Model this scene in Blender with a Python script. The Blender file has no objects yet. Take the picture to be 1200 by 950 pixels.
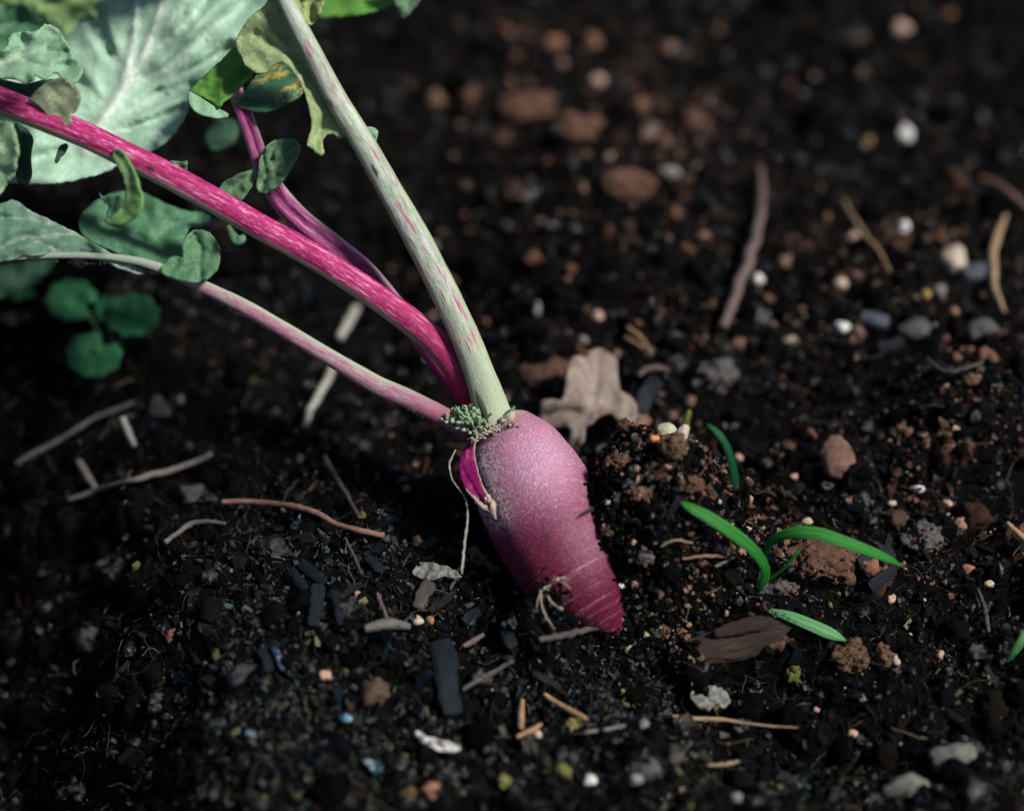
import bpy, math, random
import numpy as np
from mathutils import Vector, geometry, noise

R = math.radians
sc = bpy.context.scene
COL = sc.collection
rnd = random.Random(7)
rng = np.random.default_rng(11)

# ------------------------------------------------------------------ camera, sky, sun, exposure
DIST, PITCH, LENS = 0.5, R(48), 60.0
FPX = 1200 * LENS / 36.0
CAM = np.array([0.0, -DIST * math.cos(PITCH), DIST * math.sin(PITCH)])
FWD = np.array([0.0, math.cos(PITCH), -math.sin(PITCH)])
UP = np.array([0.0, math.sin(PITCH), math.cos(PITCH)])
RGT = np.array([1.0, 0.0, 0.0])
cd = bpy.data.cameras.new("camera")
cam = bpy.data.objects.new("camera", cd)
COL.objects.link(cam)
cam.location = CAM
cam.rotation_euler = (math.pi / 2 - PITCH, 0, 0)
cd.lens, cd.sensor_width = LENS, 36.0
cd.clip_start, cd.clip_end = 0.01, 200
cd.dof.use_dof = True
cd.dof.focus_distance = 0.452
cd.dof.aperture_fstop = 3.0
cd.dof.aperture_blades = 7
sc.camera = cam

SUN_AZ, SUN_EL = R(100), R(52)
world = bpy.data.worlds.new("World")
sc.world = world
world.use_nodes = True
wn = world.node_tree.nodes
sky = wn.new("ShaderNodeTexSky")
sky.sky_type = 'NISHITA'
sky.sun_disc = False
sky.sun_elevation, sky.sun_rotation = SUN_EL, SUN_AZ
world.node_tree.links.new(sky.outputs[0], wn["Background"].inputs[0])
wn["Background"].inputs[1].default_value = 0.052
sd = bpy.data.lights.new("sun", 'SUN')
sd.energy, sd.angle, sd.color = 4.4, R(9), (1.0, 0.94, 0.87)
sun = bpy.data.objects.new("sun", sd)
COL.objects.link(sun)
S = Vector((math.sin(SUN_AZ) * math.cos(SUN_EL), math.cos(SUN_AZ) * math.cos(SUN_EL), math.sin(SUN_EL)))
sun.rotation_euler = S.to_track_quat('Z', 'Y').to_euler()
sc.view_settings.view_transform = 'Standard'
sc.view_settings.look = 'None'
sc.view_settings.exposure = 0.7
sc.view_settings.gamma = 1.0
sc.cycles.use_denoising = True
sc.cycles.max_bounces = 6
sc.cycles.use_adaptive_sampling = False

# ------------------------------------------------------------------ picture <-> place
def D(u, v, d):
    """point seen at photograph pixel (u, v), d metres in front of the camera"""
    return CAM + d * (FWD + (u - 600) / FPX * RGT - (v - 475) / FPX * UP)

def project(p):
    q = np.asarray(p) - CAM
    d = q @ FWD
    return 600 + q @ RGT / d * FPX, 475 - q @ UP / d * FPX, d

def onplane(u, v, h=0.0):
    r = FWD + (u - 600) / FPX * RGT - (v - 475) / FPX * UP
    return CAM + r * (h - CAM[2]) / r[2]

# ------------------------------------------------------------------ soil relief
HX0, HX1, HY0, HY1, HS = -0.34, 0.34, -0.24, 0.40, 0.0007
hx = np.arange(HX0, HX1, HS); hy = np.arange(HY0, HY1, HS)
NX, NY = len(hx), len(hy)
GX, GY = np.meshgrid(hx, hy)

def vnoise(cell, seed):
    g = np.random.default_rng(seed)
    nx, ny = int((HX1 - HX0) / cell) + 3, int((HY1 - HY0) / cell) + 3
    t = g.random((ny, nx)) * 2 - 1
    fx, fy = (hx - HX0) / cell, (hy - HY0) / cell
    ix, iy = fx.astype(int), fy.astype(int)
    tx, ty = fx - ix, fy - iy
    tx = tx * tx * (3 - 2 * tx); ty = ty * ty * (3 - 2 * ty)
    a = t[iy][:, ix] * (1 - tx) + t[iy][:, ix + 1] * tx
    b = t[iy + 1][:, ix] * (1 - tx) + t[iy + 1][:, ix + 1] * tx
    return a * (1 - ty)[:, None] + b * ty[:, None]

def hill(u, v, h, rx, ry, rot=0.0, pw=1.0):
    c = onplane(u, v)
    dx, dy = GX - c[0], GY - c[1]
    ca, sa = math.cos(rot), math.sin(rot)
    x, y = (dx * ca + dy * sa) / rx, (-dx * sa + dy * ca) / ry
    return h * np.exp(-(x * x + y * y) ** pw)

H = 0.004 * vnoise(0.06, 1) + 0.0022 * vnoise(0.025, 2)
H += hill(751, 636, 0.033, 0.0225, 0.0245, 0, 1.8)           # heap pushed up beside the root
H += hill(835, 660, 0.010, 0.02, 0.02)
H += hill(1140, 505, 0.013, 0.024, 0.02, 0, 1.5)
H += hill(720, 220, 0.008, 0.05, 0.04)
H += hill(1080, 360, 0.006, 0.03, 0.03)
H += hill(330, 740, 0.008, 0.04, 0.04)
H -= hill(545, 600, 0.006, 0.02, 0.03)                     # hollow on the shaded side of the root
H -= hill(690, 500, 0.004, 0.03, 0.018)
H -= hill(860, 800, 0.014, 0.034, 0.010, 0.10)             # gully below the bark
H += hill(630, 752, 0.017, 0.0085, 0.0085, 0, 1.4)             # soil sticking to the lower flank of the root
H -= hill(965, 880, 0.016, 0.032, 0.012, 0.05)
H -= hill(900, 560, 0.006, 0.015, 0.02)
H -= hill(250, 420, 0.010, 0.07, 0.05)
H -= hill(450, 300, 0.010, 0.04, 0.05)
pa, pb = onplane(170, 610), onplane(300, 960)              # bank that drops away at the lower left
ed = pb - pa
side = ((GX - pa[0]) * ed[1] - (GY - pa[1]) * ed[0]) / math.hypot(ed[0], ed[1])
side = side + 0.006 * vnoise(0.02, 5)
fade = np.clip((0.02 - GY) / 0.05, 0, 1)
H -= np.clip(side / 0.05, 0, 1) ** 1.0 * 0.052 * fade
BASE = H.copy()
RUST = np.zeros_like(H)

def window(cx, cy, r):
    i0, i1 = max(0, int((cx - r - HX0) / HS)), min(NX, int((cx + r - HX0) / HS) + 2)
    j0, j1 = max(0, int((cy - r - HY0) / HS)), min(NY, int((cy + r - HY0) / HS) + 2)
    return i0, i1, j0, j1

for k in range(4200):                                       # crumbly aggregates
    cx, cy = rng.uniform(HX0, HX1), rng.uniform(HY0, HY1)
    r = 0.0016 + 0.0065 * rng.random() ** 3.2
    i0, i1, j0, j1 = window(cx, cy, r * 1.3)
    if i1 - i0 < 2 or j1 - j0 < 2:
        continue
    dx, dy = GX[j0:j1, i0:i1] - cx, GY[j0:j1, i0:i1] - cy
    an = np.arctan2(dy, dx)
    ph = rng.random(3) * 6.28
    rr = r * (1 + 0.16 * np.sin(2 * an + ph[0]) + 0.12 * np.sin(3 * an + ph[1]) + 0.08 * np.sin(5 * an + ph[2]))
    q = 1 - (dx * dx + dy * dy) / (rr * rr)
    c = H[(j0 + j1) // 2, (i0 + i1) // 2] - 0.35 * r
    top = np.where(q > 0, c + r * 0.95 * np.sqrt(np.maximum(q, 0)), -9)
    m = top > H[j0:j1, i0:i1]
    H[j0:j1, i0:i1] = np.where(m, top, H[j0:j1, i0:i1])
    RUST[j0:j1, i0:i1] = np.where(m, rng.random(), RUST[j0:j1, i0:i1])
H += 0.0010 * vnoise(0.0045, 3) + 0.0007 * vnoise(0.0022, 4) + 0.0004 * vnoise(0.0014, 6)

def blur(A, k):
    for ax in (0, 1):
        P_ = np.concatenate([np.repeat(A.take([0], ax), k + 1, ax), A, np.repeat(A.take([-1], ax), k, ax)], ax).cumsum(ax)
        n_ = A.shape[ax]
        A = (P_.take(np.arange(2 * k + 1, 2 * k + 1 + n_), ax) - P_.take(np.arange(0, n_), ax)) / (2 * k + 1)
    return A
BASE = BASE + blur(blur(H - BASE, 6), 5)                    # the level that things lie on

def sample(A, x, y):
    fx = np.clip((np.asarray(x) - HX0) / HS, 0, NX - 1.001); fy = np.clip((np.asarray(y) - HY0) / HS, 0, NY - 1.001)
    ix, iy = fx.astype(int), fy.astype(int)
    tx, ty = fx - ix, fy - iy
    return (A[iy, ix] * (1 - tx) + A[iy, ix + 1] * tx) * (1 - ty) + (A[iy + 1, ix] * (1 - tx) + A[iy + 1, ix + 1] * tx) * ty

def PT(u, v, lift=0.0, A=None):
    """point on the soil seen at pixel (u, v)"""
    A = H if A is None else A
    r = FWD + (u - 600) / FPX * RGT - (v - 475) / FPX * UP
    t = 0.36
    while t < 0.9:
        p = CAM + r * t
        if p[2] <= float(sample(A, p[0], p[1])) + lift:
            break
        t += 0.0006
    return CAM + r * t

def PXM(d=0.46):                                            # metres per photograph pixel
    return d / FPX

# how rusty the soil is, by place (patches of the bed where the reddish crumbs lie)
PATCHY = .6 * vnoise(.011, 21) + .4 * vnoise(.005, 22)
PATCHES = [(775, 640, 80, 70, .65), (720, 170, 150, 120, .95), (640, 440, 60, 40, .5), (830, 230, 120, 80, .6), (1090, 340, 130, 90, .55), (1140, 480, 80, 70, .85), (760, 560, 80, 60, .55),
           (960, 640, 110, 70, .45), (1060, 560, 130, 90, .45), (580, 130, 70, 50, .4), (900, 420, 160, 120, .35), (1150, 640, 100, 90, .35), (880, 740, 140, 40, .3), (1130, 110, 120, 70, .4)]
def rusty(x, y):
    z = np.zeros_like(x)
    u, v, d = project(np.stack([x, y, z], -1))
    m = np.full_like(x, 0.07)
    for (pu, pv, ru, rv, a) in PATCHES:
        m += a * np.exp(-((u - pu) / ru) ** 2 - ((v - pv) / rv) ** 2)
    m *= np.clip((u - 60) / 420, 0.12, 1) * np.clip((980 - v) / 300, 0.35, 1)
    for (pu, pv, ru, rv, a) in ((300, 420, 230, 130, .9), (150, 650, 200, 110, .8), (470, 120, 90, 130, .5)):   # shade under the leaves and at lower left painted in by fewer rusty crumbs
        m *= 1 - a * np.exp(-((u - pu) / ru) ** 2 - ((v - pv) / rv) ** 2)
    m *= np.clip(.85 + 1.5 * sample(PATCHY, x, y), .12, 1.7)
    return np.clip(m, 0, 1), u, v

# ------------------------------------------------------------------ materials
def mat(name, build, **kw):
    m = bpy.data.materials.new(name)
    m.use_nodes = True
    nt = m.node_tree
    b = nt.nodes["Principled BSDF"]
    for k, v in kw.items():
        b.inputs[k.replace('_', ' ')].default_value = v
    if build:
        build(nt, b)
    return m

def N(nt, typ, **kw):
    n = nt.nodes.new(typ)
    for k, v in kw.items():
        if k.startswith('i_'):
            n.inputs[k[2:].replace('_', ' ')].default_value = v
        else:
            setattr(n, k, v)
    return n

def noise_n(nt, scale, detail=4, rough=.6, vec=None, dist=0.0):
    n = N(nt, "ShaderNodeTexNoise")
    n.inputs["Scale"].default_value = scale
    n.inputs["Detail"].default_value = detail
    n.inputs["Roughness"].default_value = rough
    n.inputs["Distortion"].default_value = dist
    if vec is None:
        vec = N(nt, "ShaderNodeTexCoord").outputs["Object"]
    nt.links.new(vec, n.inputs["Vector"])
    return n.outputs["Fac"]

def ramp(nt, fac, stops):
    r = N(nt, "ShaderNodeValToRGB")
    e = r.color_ramp.elements
    while len(e) < len(stops):
        e.new(0.5)
    for q, (p, c) in zip(e, stops):
        q.position = p
        q.color = (c if isinstance(c, tuple) else (c, c, c)) + (1,)
    nt.links.new(fac, r.inputs[0])
    return r.outputs[0]

def mix(nt, f, a, b, blend='MIX'):
    m = N(nt, "ShaderNodeMix", data_type='RGBA', blend_type=blend)
    for i, x in ((0, f), (6, a), (7, b)):
        if isinstance(x, (int, float)):
            m.inputs[i].default_value = x
        elif isinstance(x, tuple):
            m.inputs[i].default_value = x + (1,)
        else:
            nt.links.new(x, m.inputs[i])
    return m.outputs[2]

def bump(nt, b, h, dist, strength=1.0):
    n = N(nt, "ShaderNodeBump")
    n.inputs["Distance"].default_value = dist
    n.inputs["Strength"].default_value = strength
    nt.links.new(h, n.inputs["Height"])
    nt.links.new(n.outputs[0], b.inputs["Normal"])

def math_n(nt, op, a, b=None):
    m = N(nt, "ShaderNodeMath", operation=op)
    for i, x in enumerate((a, b)):
        if x is None:
            continue
        if isinstance(x, (int, float)):
            m.inputs[i].default_value = x
        else:
            nt.links.new(x, m.inputs[i])
    return m.outputs[0]

def attr(nt, name, out="Fac"):
    return N(nt, "ShaderNodeAttribute", attribute_name=name).outputs[out]

def stretched(nt, a, b):
    """vector (cos, sin, along) of a swept thing, scaled: a across, b along"""
    v = N(nt, "ShaderNodeVectorMath", operation='MULTIPLY')
    nt.links.new(attr(nt, "st", "Vector"), v.inputs[0])
    v.inputs[1].default_value = (a, a, b)
    return v.outputs[0]

def m_soil(nt, b):
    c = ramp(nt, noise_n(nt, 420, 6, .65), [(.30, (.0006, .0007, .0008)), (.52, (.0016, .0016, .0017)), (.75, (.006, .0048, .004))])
    rust = ramp(nt, noise_n(nt, 700, 5, .7), [(.3, (.02, .011, .008)), (.7, (.17, .088, .06))])
    c = mix(nt, attr(nt, "rust"), c, rust)
    nt.links.new(c, b.inputs["Base Color"])
    nt.links.new(ramp(nt, noise_n(nt, 260, 3), [(.3, .45), (.6, .95)]), b.inputs["Roughness"])
    bump(nt, b, noise_n(nt, 1500, 6, .75), .0006)
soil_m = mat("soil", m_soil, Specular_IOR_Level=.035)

def m_grain(nt, b):
    c = mix(nt, 1.0, attr(nt, "col", "Color"), ramp(nt, noise_n(nt, 2600, 4, .7), [(.3, .55), (.7, 1.25)]), 'MULTIPLY')
    nt.links.new(c, b.inputs["Base Color"])
    nt.links.new(attr(nt, "gloss"), b.inputs["Roughness"])
    nt.links.new(ramp(nt, attr(nt, "gloss"), [(.34, .5), (.52, .025)]), b.inputs["Specular IOR Level"])
    bump(nt, b, noise_n(nt, 3200, 4, .7), .0003)
grain_m = mat("crumb", m_grain)

def stone_m(name, c0, c1, scale=500, rough=.55, bd=.0005, spec=.4):
    def f(nt, b):
        nt.links.new(ramp(nt, noise_n(nt, scale, 7, .7), [(.32, c0), (.68, c1)]), b.inputs["Base Color"])
        bump(nt, b, noise_n(nt, scale * 3, 5, .7), bd)
    return mat(name, f, Roughness=rough, Specular_IOR_Level=spec)

def fibre_m(name, c0, c1, rough=.6, a=3.0, b_=500.0, bd=.0003, spec=.35):
    def f(nt, b):
        fac = noise_n(nt, 1.0, 5, .7, stretched(nt, a, b_))
        nt.links.new(ramp(nt, fac, [(.33, c0), (.68, c1)]), b.inputs["Base Color"])
        bump(nt, b, fac, bd)
    return mat(name, f, Roughness=rough, Specular_IOR_Level=spec)

def leaf_m(name, c0, c1, cv, patch=None, rough=.5, trans=.25, scale=160, bd=.0004):
    """leaf: mottled between c0 and c1, veins cv (attribute vein), optional (colour, threshold) patches"""
    def f(nt, b):
        fac = noise_n(nt, scale, 6, .62)
        c = ramp(nt, fac, [(.3, c0), (.7, c1)])
        c = mix(nt, ramp(nt, noise_n(nt, scale * 12, 3, .6), [(.35, 0.0), (.8, .5)]), c, c1)
        net = N(nt, "ShaderNodeTexVoronoi", feature='DISTANCE_TO_EDGE', i_Scale=scale * 4.6)
        warp = N(nt, "ShaderNodeVectorMath", operation='ADD')
        nt.links.new(N(nt, "ShaderNodeTexCoord").outputs["Object"], warp.inputs[0])
        wn_ = N(nt, "ShaderNodeTexNoise", i_Scale=scale * 4.0)
        wv = N(nt, "ShaderNodeVectorMath", operation='SCALE')
        nt.links.new(wn_.outputs["Color"], wv.inputs[0]); wv.inputs["Scale"].default_value = .16 / scale
        nt.links.new(wv.outputs[0], warp.inputs[1]); nt.links.new(warp.outputs[0], net.inputs["Vector"])
        nv = ramp(nt, net.outputs["Distance"], [(0.0, .22), (.07, 0.0)])
        c = mix(nt, nv, c, cv)
        if patch:
            c = mix(nt, ramp(nt, noise_n(nt, scale * .55, 5, .7, dist=.6), [(patch[1], 0.0), (patch[1] + .1, 1.0)]), c, patch[0])
        c = mix(nt, attr(nt, "vein"), c, cv)
        nt.links.new(c, b.inputs["Base Color"])
        h = math_n(nt, 'ADD', noise_n(nt, scale * 5, 5, .6), math_n(nt, 'MULTIPLY', noise_n(nt, scale * 22, 3, .6), .35))
        h = math_n(nt, 'SUBTRACT', h, math_n(nt, 'MULTIPLY', nv, .5))
        bump(nt, b, h, bd)
        t = N(nt, "ShaderNodeBsdfTranslucent")
        nt.links.new(c, t.inputs[0])
        mx = N(nt, "ShaderNodeMixShader")
        mx.inputs[0].default_value = trans
        nt.links.new(b.outputs[0], mx.inputs[1])
        nt.links.new(t.outputs[0], mx.inputs[2])
        nt.links.new(mx.outputs[0], nt.nodes["Material Output"].inputs[0])
    return mat(name, f, Roughness=rough, Specular_IOR_Level=.4)

# ------------------------------------------------------------------ mesh building
def tag(o, label=None, cat=None, group=None, kind=None):
    for k, v in (("label", label), ("category", cat), ("group", group), ("kind", kind)):
        if v:
            o[k] = v
    return o

def empty(name, loc):
    o = bpy.data.objects.new(name, None)
    o.empty_display_size = 0.01
    COL.objects.link(o)
    o.location = loc
    return o

def mesh_obj(name, V, F, m, parent=None, origin=None, smooth=True, fl=None, vec=None, cols=None):
    """V (n,3) world points, F list of faces or (m,3) array; fl = {name: per-vertex floats}"""
    V = np.asarray(V, dtype=np.float64)
    base = np.array(parent_base(parent)) if parent else (np.array(origin) if origin is not None else V.mean(0))
    me = bpy.data.meshes.new(name)
    if isinstance(F, np.ndarray):
        n, k = F.shape
        me.vertices.add(len(V)); me.vertices.foreach_set("co", (V - base).astype(np.float32).ravel())
        me.loops.add(n * k); me.loops.foreach_set("vertex_index", F.astype(np.int32).ravel())
        me.polygons.add(n); me.polygons.foreach_set("loop_start", np.arange(0, n * k, k, dtype=np.int32))
        me.update(calc_edges=True)
    else:
        me.from_pydata([tuple(p) for p in V - base], [], F)
        me.update()
    me.polygons.foreach_set("use_smooth", np.full(len(me.polygons), smooth))
    for k, a in (fl or {}).items():
        me.attributes.new(k, 'FLOAT', 'POINT').data.foreach_set("value", np.asarray(a, dtype=np.float32))
    for k, a in (vec or {}).items():
        me.attributes.new(k, 'FLOAT_VECTOR', 'POINT').data.foreach_set("vector", np.asarray(a, dtype=np.float32).ravel())
    for k, a in (cols or {}).items():
        me.attributes.new(k, 'FLOAT_COLOR', 'POINT').data.foreach_set("color", np.asarray(a, dtype=np.float32).ravel())
    me.materials.append(m)
    o = bpy.data.objects.new(name, me)
    COL.objects.link(o)
    if parent:
        o.parent = parent
    else:
        o.location = base
    return o

def parent_base(p):
    b = Vector((0, 0, 0))
    while p:
        b += p.location
        p = p.parent
    return tuple(b)

def smooth_path(P, n, closed=False):
    P = [np.asarray(p, float) for p in P]
    m = len(P)
    out = []
    segs = m if closed else m - 1
    per = max(1, n // segs)
    for i in range(segs):
        if closed:
            a, b, c, d = P[i - 1], P[i], P[(i + 1) % m], P[(i + 2) % m]
        else:
            a, b, c, d = P[max(i - 1, 0)], P[i], P[i + 1], P[min(i + 2, m - 1)]
        for k in range(per):
            t = k / per
            out.append(0.5 * (2 * b + (c - a) * t + (2 * a - 5 * b + 4 * c - d) * t * t + (3 * b - a - 3 * c + d) * t ** 3))
    if not closed:
        out.append(P[-1])
    return np.array(out)

def sweep_data(P, W, T=None, n=40, sides=12, ref=None, rough=0.0, groove=0.0, seed=0, cap=.5, rf=1.3):
    """tube through P with half-widths W and half-thicknesses T (metres); theta 0 faces ref"""
    T = W if T is None else T
    ref = -FWD if ref is None else np.asarray(ref, float)
    Q = smooth_path([list(p) + [w, t] for p, w, t in zip(P, W, T)], n)
    C, w, t = Q[:, :3], Q[:, 3], Q[:, 4]
    L = np.concatenate([[0], np.cumsum(np.linalg.norm(np.diff(C, axis=0), axis=1))])
    tg = np.gradient(C, axis=0); tg /= np.linalg.norm(tg, axis=1)[:, None] + 1e-12
    V, st, F = [], [], []
    for i in range(len(C)):
        nn = ref - tg[i] * (ref @ tg[i])
        nn /= np.linalg.norm(nn) + 1e-12
        bb = np.cross(tg[i], nn)
        for k in range(sides):
            th = 2 * math.pi * k / sides
            c, s = math.cos(th), math.sin(th)
            f = 1.0
            if rough:
                pp = C[i] * 1.0
                f += rough * (noise.noise(Vector((c * rf + seed, s * rf, L[i] / (w.mean() * 3 + 1e-9)))) + .5 * noise.noise(Vector((c * rf * 2.3 + seed, s * rf * 2.3, L[i] / (w.mean() * 1.1 + 1e-9)))))
            if groove:
                f -= groove * math.exp(-((th if th < math.pi else th - 2 * math.pi) / .35) ** 2)
            V.append(C[i] + nn * c * t[i] * f + bb * s * w[i] * f)
            st.append((c, s, L[i]))
    for i in range(len(C) - 1):
        for k in range(sides):
            k2 = (k + 1) % sides
            F.append((i * sides + k, i * sides + k2, (i + 1) * sides + k2, (i + 1) * sides + k))
    for e, i in ((-1, 0), (1, len(C) - 1)):
        V.append(C[i] + e * tg[i] * cap * w[i]); st.append((0, 0, L[i]))
        q = len(V) - 1
        for k in range(sides):
            k2 = (k + 1) % sides
            F.append((i * sides + k2, i * sides + k, q) if e < 0 else (i * sides + k, i * sides + k2, q))
    along = np.concatenate([np.repeat(L / L[-1], sides), [0, 1]])
    return np.array(V), F, np.array(st), along

def sweep(name, P, W, m, T=None, parent=None, **kw):
    V, F, st, al = sweep_data(P, W, T, **kw)
    return mesh_obj(name, V, F, m, parent, fl={"along": al}, vec={"st": st})

def in_poly(p, poly):
    x, y = p
    c = False
    for i in range(len(poly)):
        x1, y1 = poly[i]; x2, y2 = poly[i - 1]
        if (y1 > y) != (y2 > y) and x < (x2 - x1) * (y - y1) / (y2 - y1) + x1:
            c = not c
    return c

def seg_dist(P, line):
    """distance of points P (n,2) to a polyline, and how far along it (0..1)"""
    best = np.full(len(P), 1e9); al = np.zeros(len(P))
    m = len(line) - 1
    for i in range(m):
        a, b = np.array(line[i], float), np.array(line[i + 1], float)
        t = np.clip(((P - a) @ (b - a)) / ((b - a) @ (b - a) + 1e-9), 0, 1)
        d = np.linalg.norm(P - (a + t[:, None] * (b - a)), axis=1)
        k = d < best
        best[k] = d[k]; al[k] = (i + t[k]) / m
    return best, al

def leaf(name, outline, depths, m, parent=None, veins=(), step=5.0, puff=.0012, crumple=.0015, cs=14.0, thick=.0005, ragged=.8, edge_curl=0.0, seed=0, sharp=False, rib=0.0):
    """leaf blade: outline in photograph pixels, depths [(u, v, depth)], veins [(polyline, width px, strength)];
    the blade quilts away from its veins, crumples and may curl at its rim"""
    r = random.Random(seed + 5)
    out = smooth_path(outline, max(len(outline) * 2, int(sum(math.dist(outline[i], outline[i - 1]) for i in range(len(outline))) / step)), True) if not sharp else smooth_path(outline, len(outline), True)
    bd = [(p[0] + r.uniform(-ragged, ragged), p[1] + r.uniform(-ragged, ragged)) for p in out]
    pts = [Vector(p) for p in bd]
    us, vs = [p[0] for p in bd], [p[1] for p in bd]
    bnd = np.array(bd)
    y, row = min(vs), 0
    while y < max(vs):
        x = min(us) + (step / 2 if row % 2 else 0)
        while x < max(us):
            q = (x + r.uniform(-.25, .25) * step, y + r.uniform(-.25, .25) * step)
            if in_poly(q, bd) and np.min(np.linalg.norm(bnd - np.array(q), axis=1)) > step * .55:
                pts.append(Vector(q))
            x += step
        y += step * .87; row += 1
    nb = len(bd)
    vv, _, ff, *_ = geometry.delaunay_2d_cdt(pts, [], [list(range(nb))], 1, 1e-4)
    P = np.array([(p.x, p.y) for p in vv])
    dc = np.array(depths, float)
    pc, ps = P.mean(0), max(np.ptp(P, axis=0))
    def terms(q):
        q = (q - pc) / ps
        t = [np.ones(len(q))]
        if len(dc) >= 3: t += [q[:, 0], q[:, 1]]
        if len(dc) >= 7: t += [q[:, 0] ** 2, q[:, 0] * q[:, 1], q[:, 1] ** 2]
        return np.stack(t, -1)
    A_ = terms(dc[:, :2])
    co = np.linalg.solve(A_.T @ A_ + np.eye(A_.shape[1]) * .004, A_.T @ dc[:, 2])
    res = dc[:, 2] - A_ @ co
    w = 1 / (((P[:, None, :] - dc[None, :, :2]) ** 2).sum(2) + (.16 * ps) ** 2) ** 1.5
    dep = terms(P) @ co + (w * res[None, :]).sum(1) / w.sum(1)
    near = np.full(len(P), 1e9); vein = np.zeros(len(P))
    for line, wd, stg in veins:
        line = smooth_path(line, len(line) * 4)
        d, al = seg_dist(P, line)
        near = np.minimum(near, d / max(wd, 1))
        wl = wd * (1 - .65 * al)
        vein = np.maximum(vein, stg * np.exp(-(d / wl) ** 2))
    if veins:
        dep -= puff * (1 - np.exp(-(near / 3.5) ** 2)) - puff
    dep -= rib * vein
    dep += np.array([crumple * (noise.noise(Vector((p[0] / cs, p[1] / cs, seed * 3.7))) + .22 * noise.noise(Vector((p[0] / cs * 2.3, p[1] / cs * 2.3, seed * 3.7 + 9)))) for p in P])
    if edge_curl:
        ebd = np.min(np.linalg.norm(P[:, None, :] - bnd[None, ::2, :], axis=2), axis=1)
        dep -= edge_curl * np.exp(-(ebd / 7) ** 2) * np.array([1 + noise.noise(Vector((p[0] / 16, p[1] / 16, seed))) for p in P])
    V = [D(p[0], p[1], d) for p, d in zip(P, dep)]
    F = [tuple(f) for f in ff]
    a, b, c = (V[i] for i in F[0][:3])
    if np.cross(b - a, c - a) @ (CAM - a) < 0:
        F = [f[::-1] for f in F]
    o = mesh_obj(name, V, F, m, parent, fl={"vein": vein})
    s = o.modifiers.new("thickness", 'SOLIDIFY')
    s.thickness, s.offset = thick, -1
    return o

def ico(sub):
    import bmesh
    bm = bmesh.new()
    bmesh.ops.create_icosphere(bm, subdivisions=sub, radius=1)
    V = np.array([v.co[:] for v in bm.verts]); F = np.array([[v.index for v in f.verts] for f in bm.faces])
    bm.free()
    return V, F
ICO = {k: ico(k) for k in (1, 2, 3, 4, 5)}

def rot_m(rx, ry, rz):
    from mathutils import Euler
    return np.array(Euler((rx, ry, rz)).to_matrix())

def rock_data(size, sub=4, rough=.25, freq=1.3, seed=0, rot=(0, 0, 0), facet=0.0):
    V, F = ICO[sub]
    V = V.copy()
    if facet:                                               # flat broken faces
        g = random.Random(seed)
        for k in range(9):
            n = np.array([g.gauss(0, 1) for _ in range(3)]); n /= np.linalg.norm(n)
            d = g.uniform(.55, .85)
            over = np.maximum(V @ n - d, 0)
            V -= over[:, None] * n * facet
    f = np.array([1 + rough * (noise.noise(Vector(v * freq) + Vector((seed * 7.1, 0, 0))) + .5 * noise.noise(Vector(v * freq * 2.7) + Vector((0, seed * 3.3, 0))) + .25 * noise.noise(Vector(v * freq * 6.5) + Vector((0, 0, seed * 2.3)))) for v in V])
    V = V * f[:, None] * np.asarray(size)
    return V @ rot_m(*rot).T, F

def scatter(name, C, protos, scale, colours, gloss, label=None, cat=None, flat=None, smooth=False, kind="stuff", parent=None, m=None):
    """many small grains joined as one stuff object: C (n,3) centres, scale (n,3)"""
    n = len(C)
    q = rng.normal(size=(n, 4)); q /= np.linalg.norm(q, axis=1)[:, None]
    if flat is not None:
        q[:, 1:3] *= flat; q /= np.linalg.norm(q, axis=1)[:, None]
    w, x, y, z = q.T
    M = np.stack([1 - 2 * (y * y + z * z), 2 * (x * y - z * w), 2 * (x * z + y * w), 2 * (x * y + z * w), 1 - 2 * (x * x + z * z), 2 * (y * z - x * w),
                  2 * (x * z - y * w), 2 * (y * z + x * w), 1 - 2 * (x * x + y * y)], -1).reshape(n, 3, 3)
    which = rng.integers(0, len(protos), n)
    VV, FF, CC, GG, off = [], [], [], [], 0
    for k, (pv, pf) in enumerate(protos):
        i = np.where(which == k)[0]
        if not len(i):
            continue
        v = np.einsum('nij,nvj->nvi', M[i], pv[None] * scale[i][:, None, :]) + C[i][:, None, :]
        f = pf[None] + (np.arange(len(i)) * len(pv))[:, None, None] + off
        VV.append(v.reshape(-1, 3)); FF.append(f.reshape(-1, pf.shape[1]))
        CC.append(np.repeat(np.concatenate([colours[i], np.ones((len(i), 1))], 1), len(pv), 0))
        GG.append(np.repeat(gloss[i], len(pv)))
        off += len(i) * len(pv)
    o = mesh_obj(name, np.concatenate(VV), np.concatenate(FF), m or grain_m, parent, None if parent else (0, 0, 0), smooth, {"gloss": np.concatenate(GG)}, None, {"col": np.concatenate(CC)})
    return tag(o, label, cat, None, kind)

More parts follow.
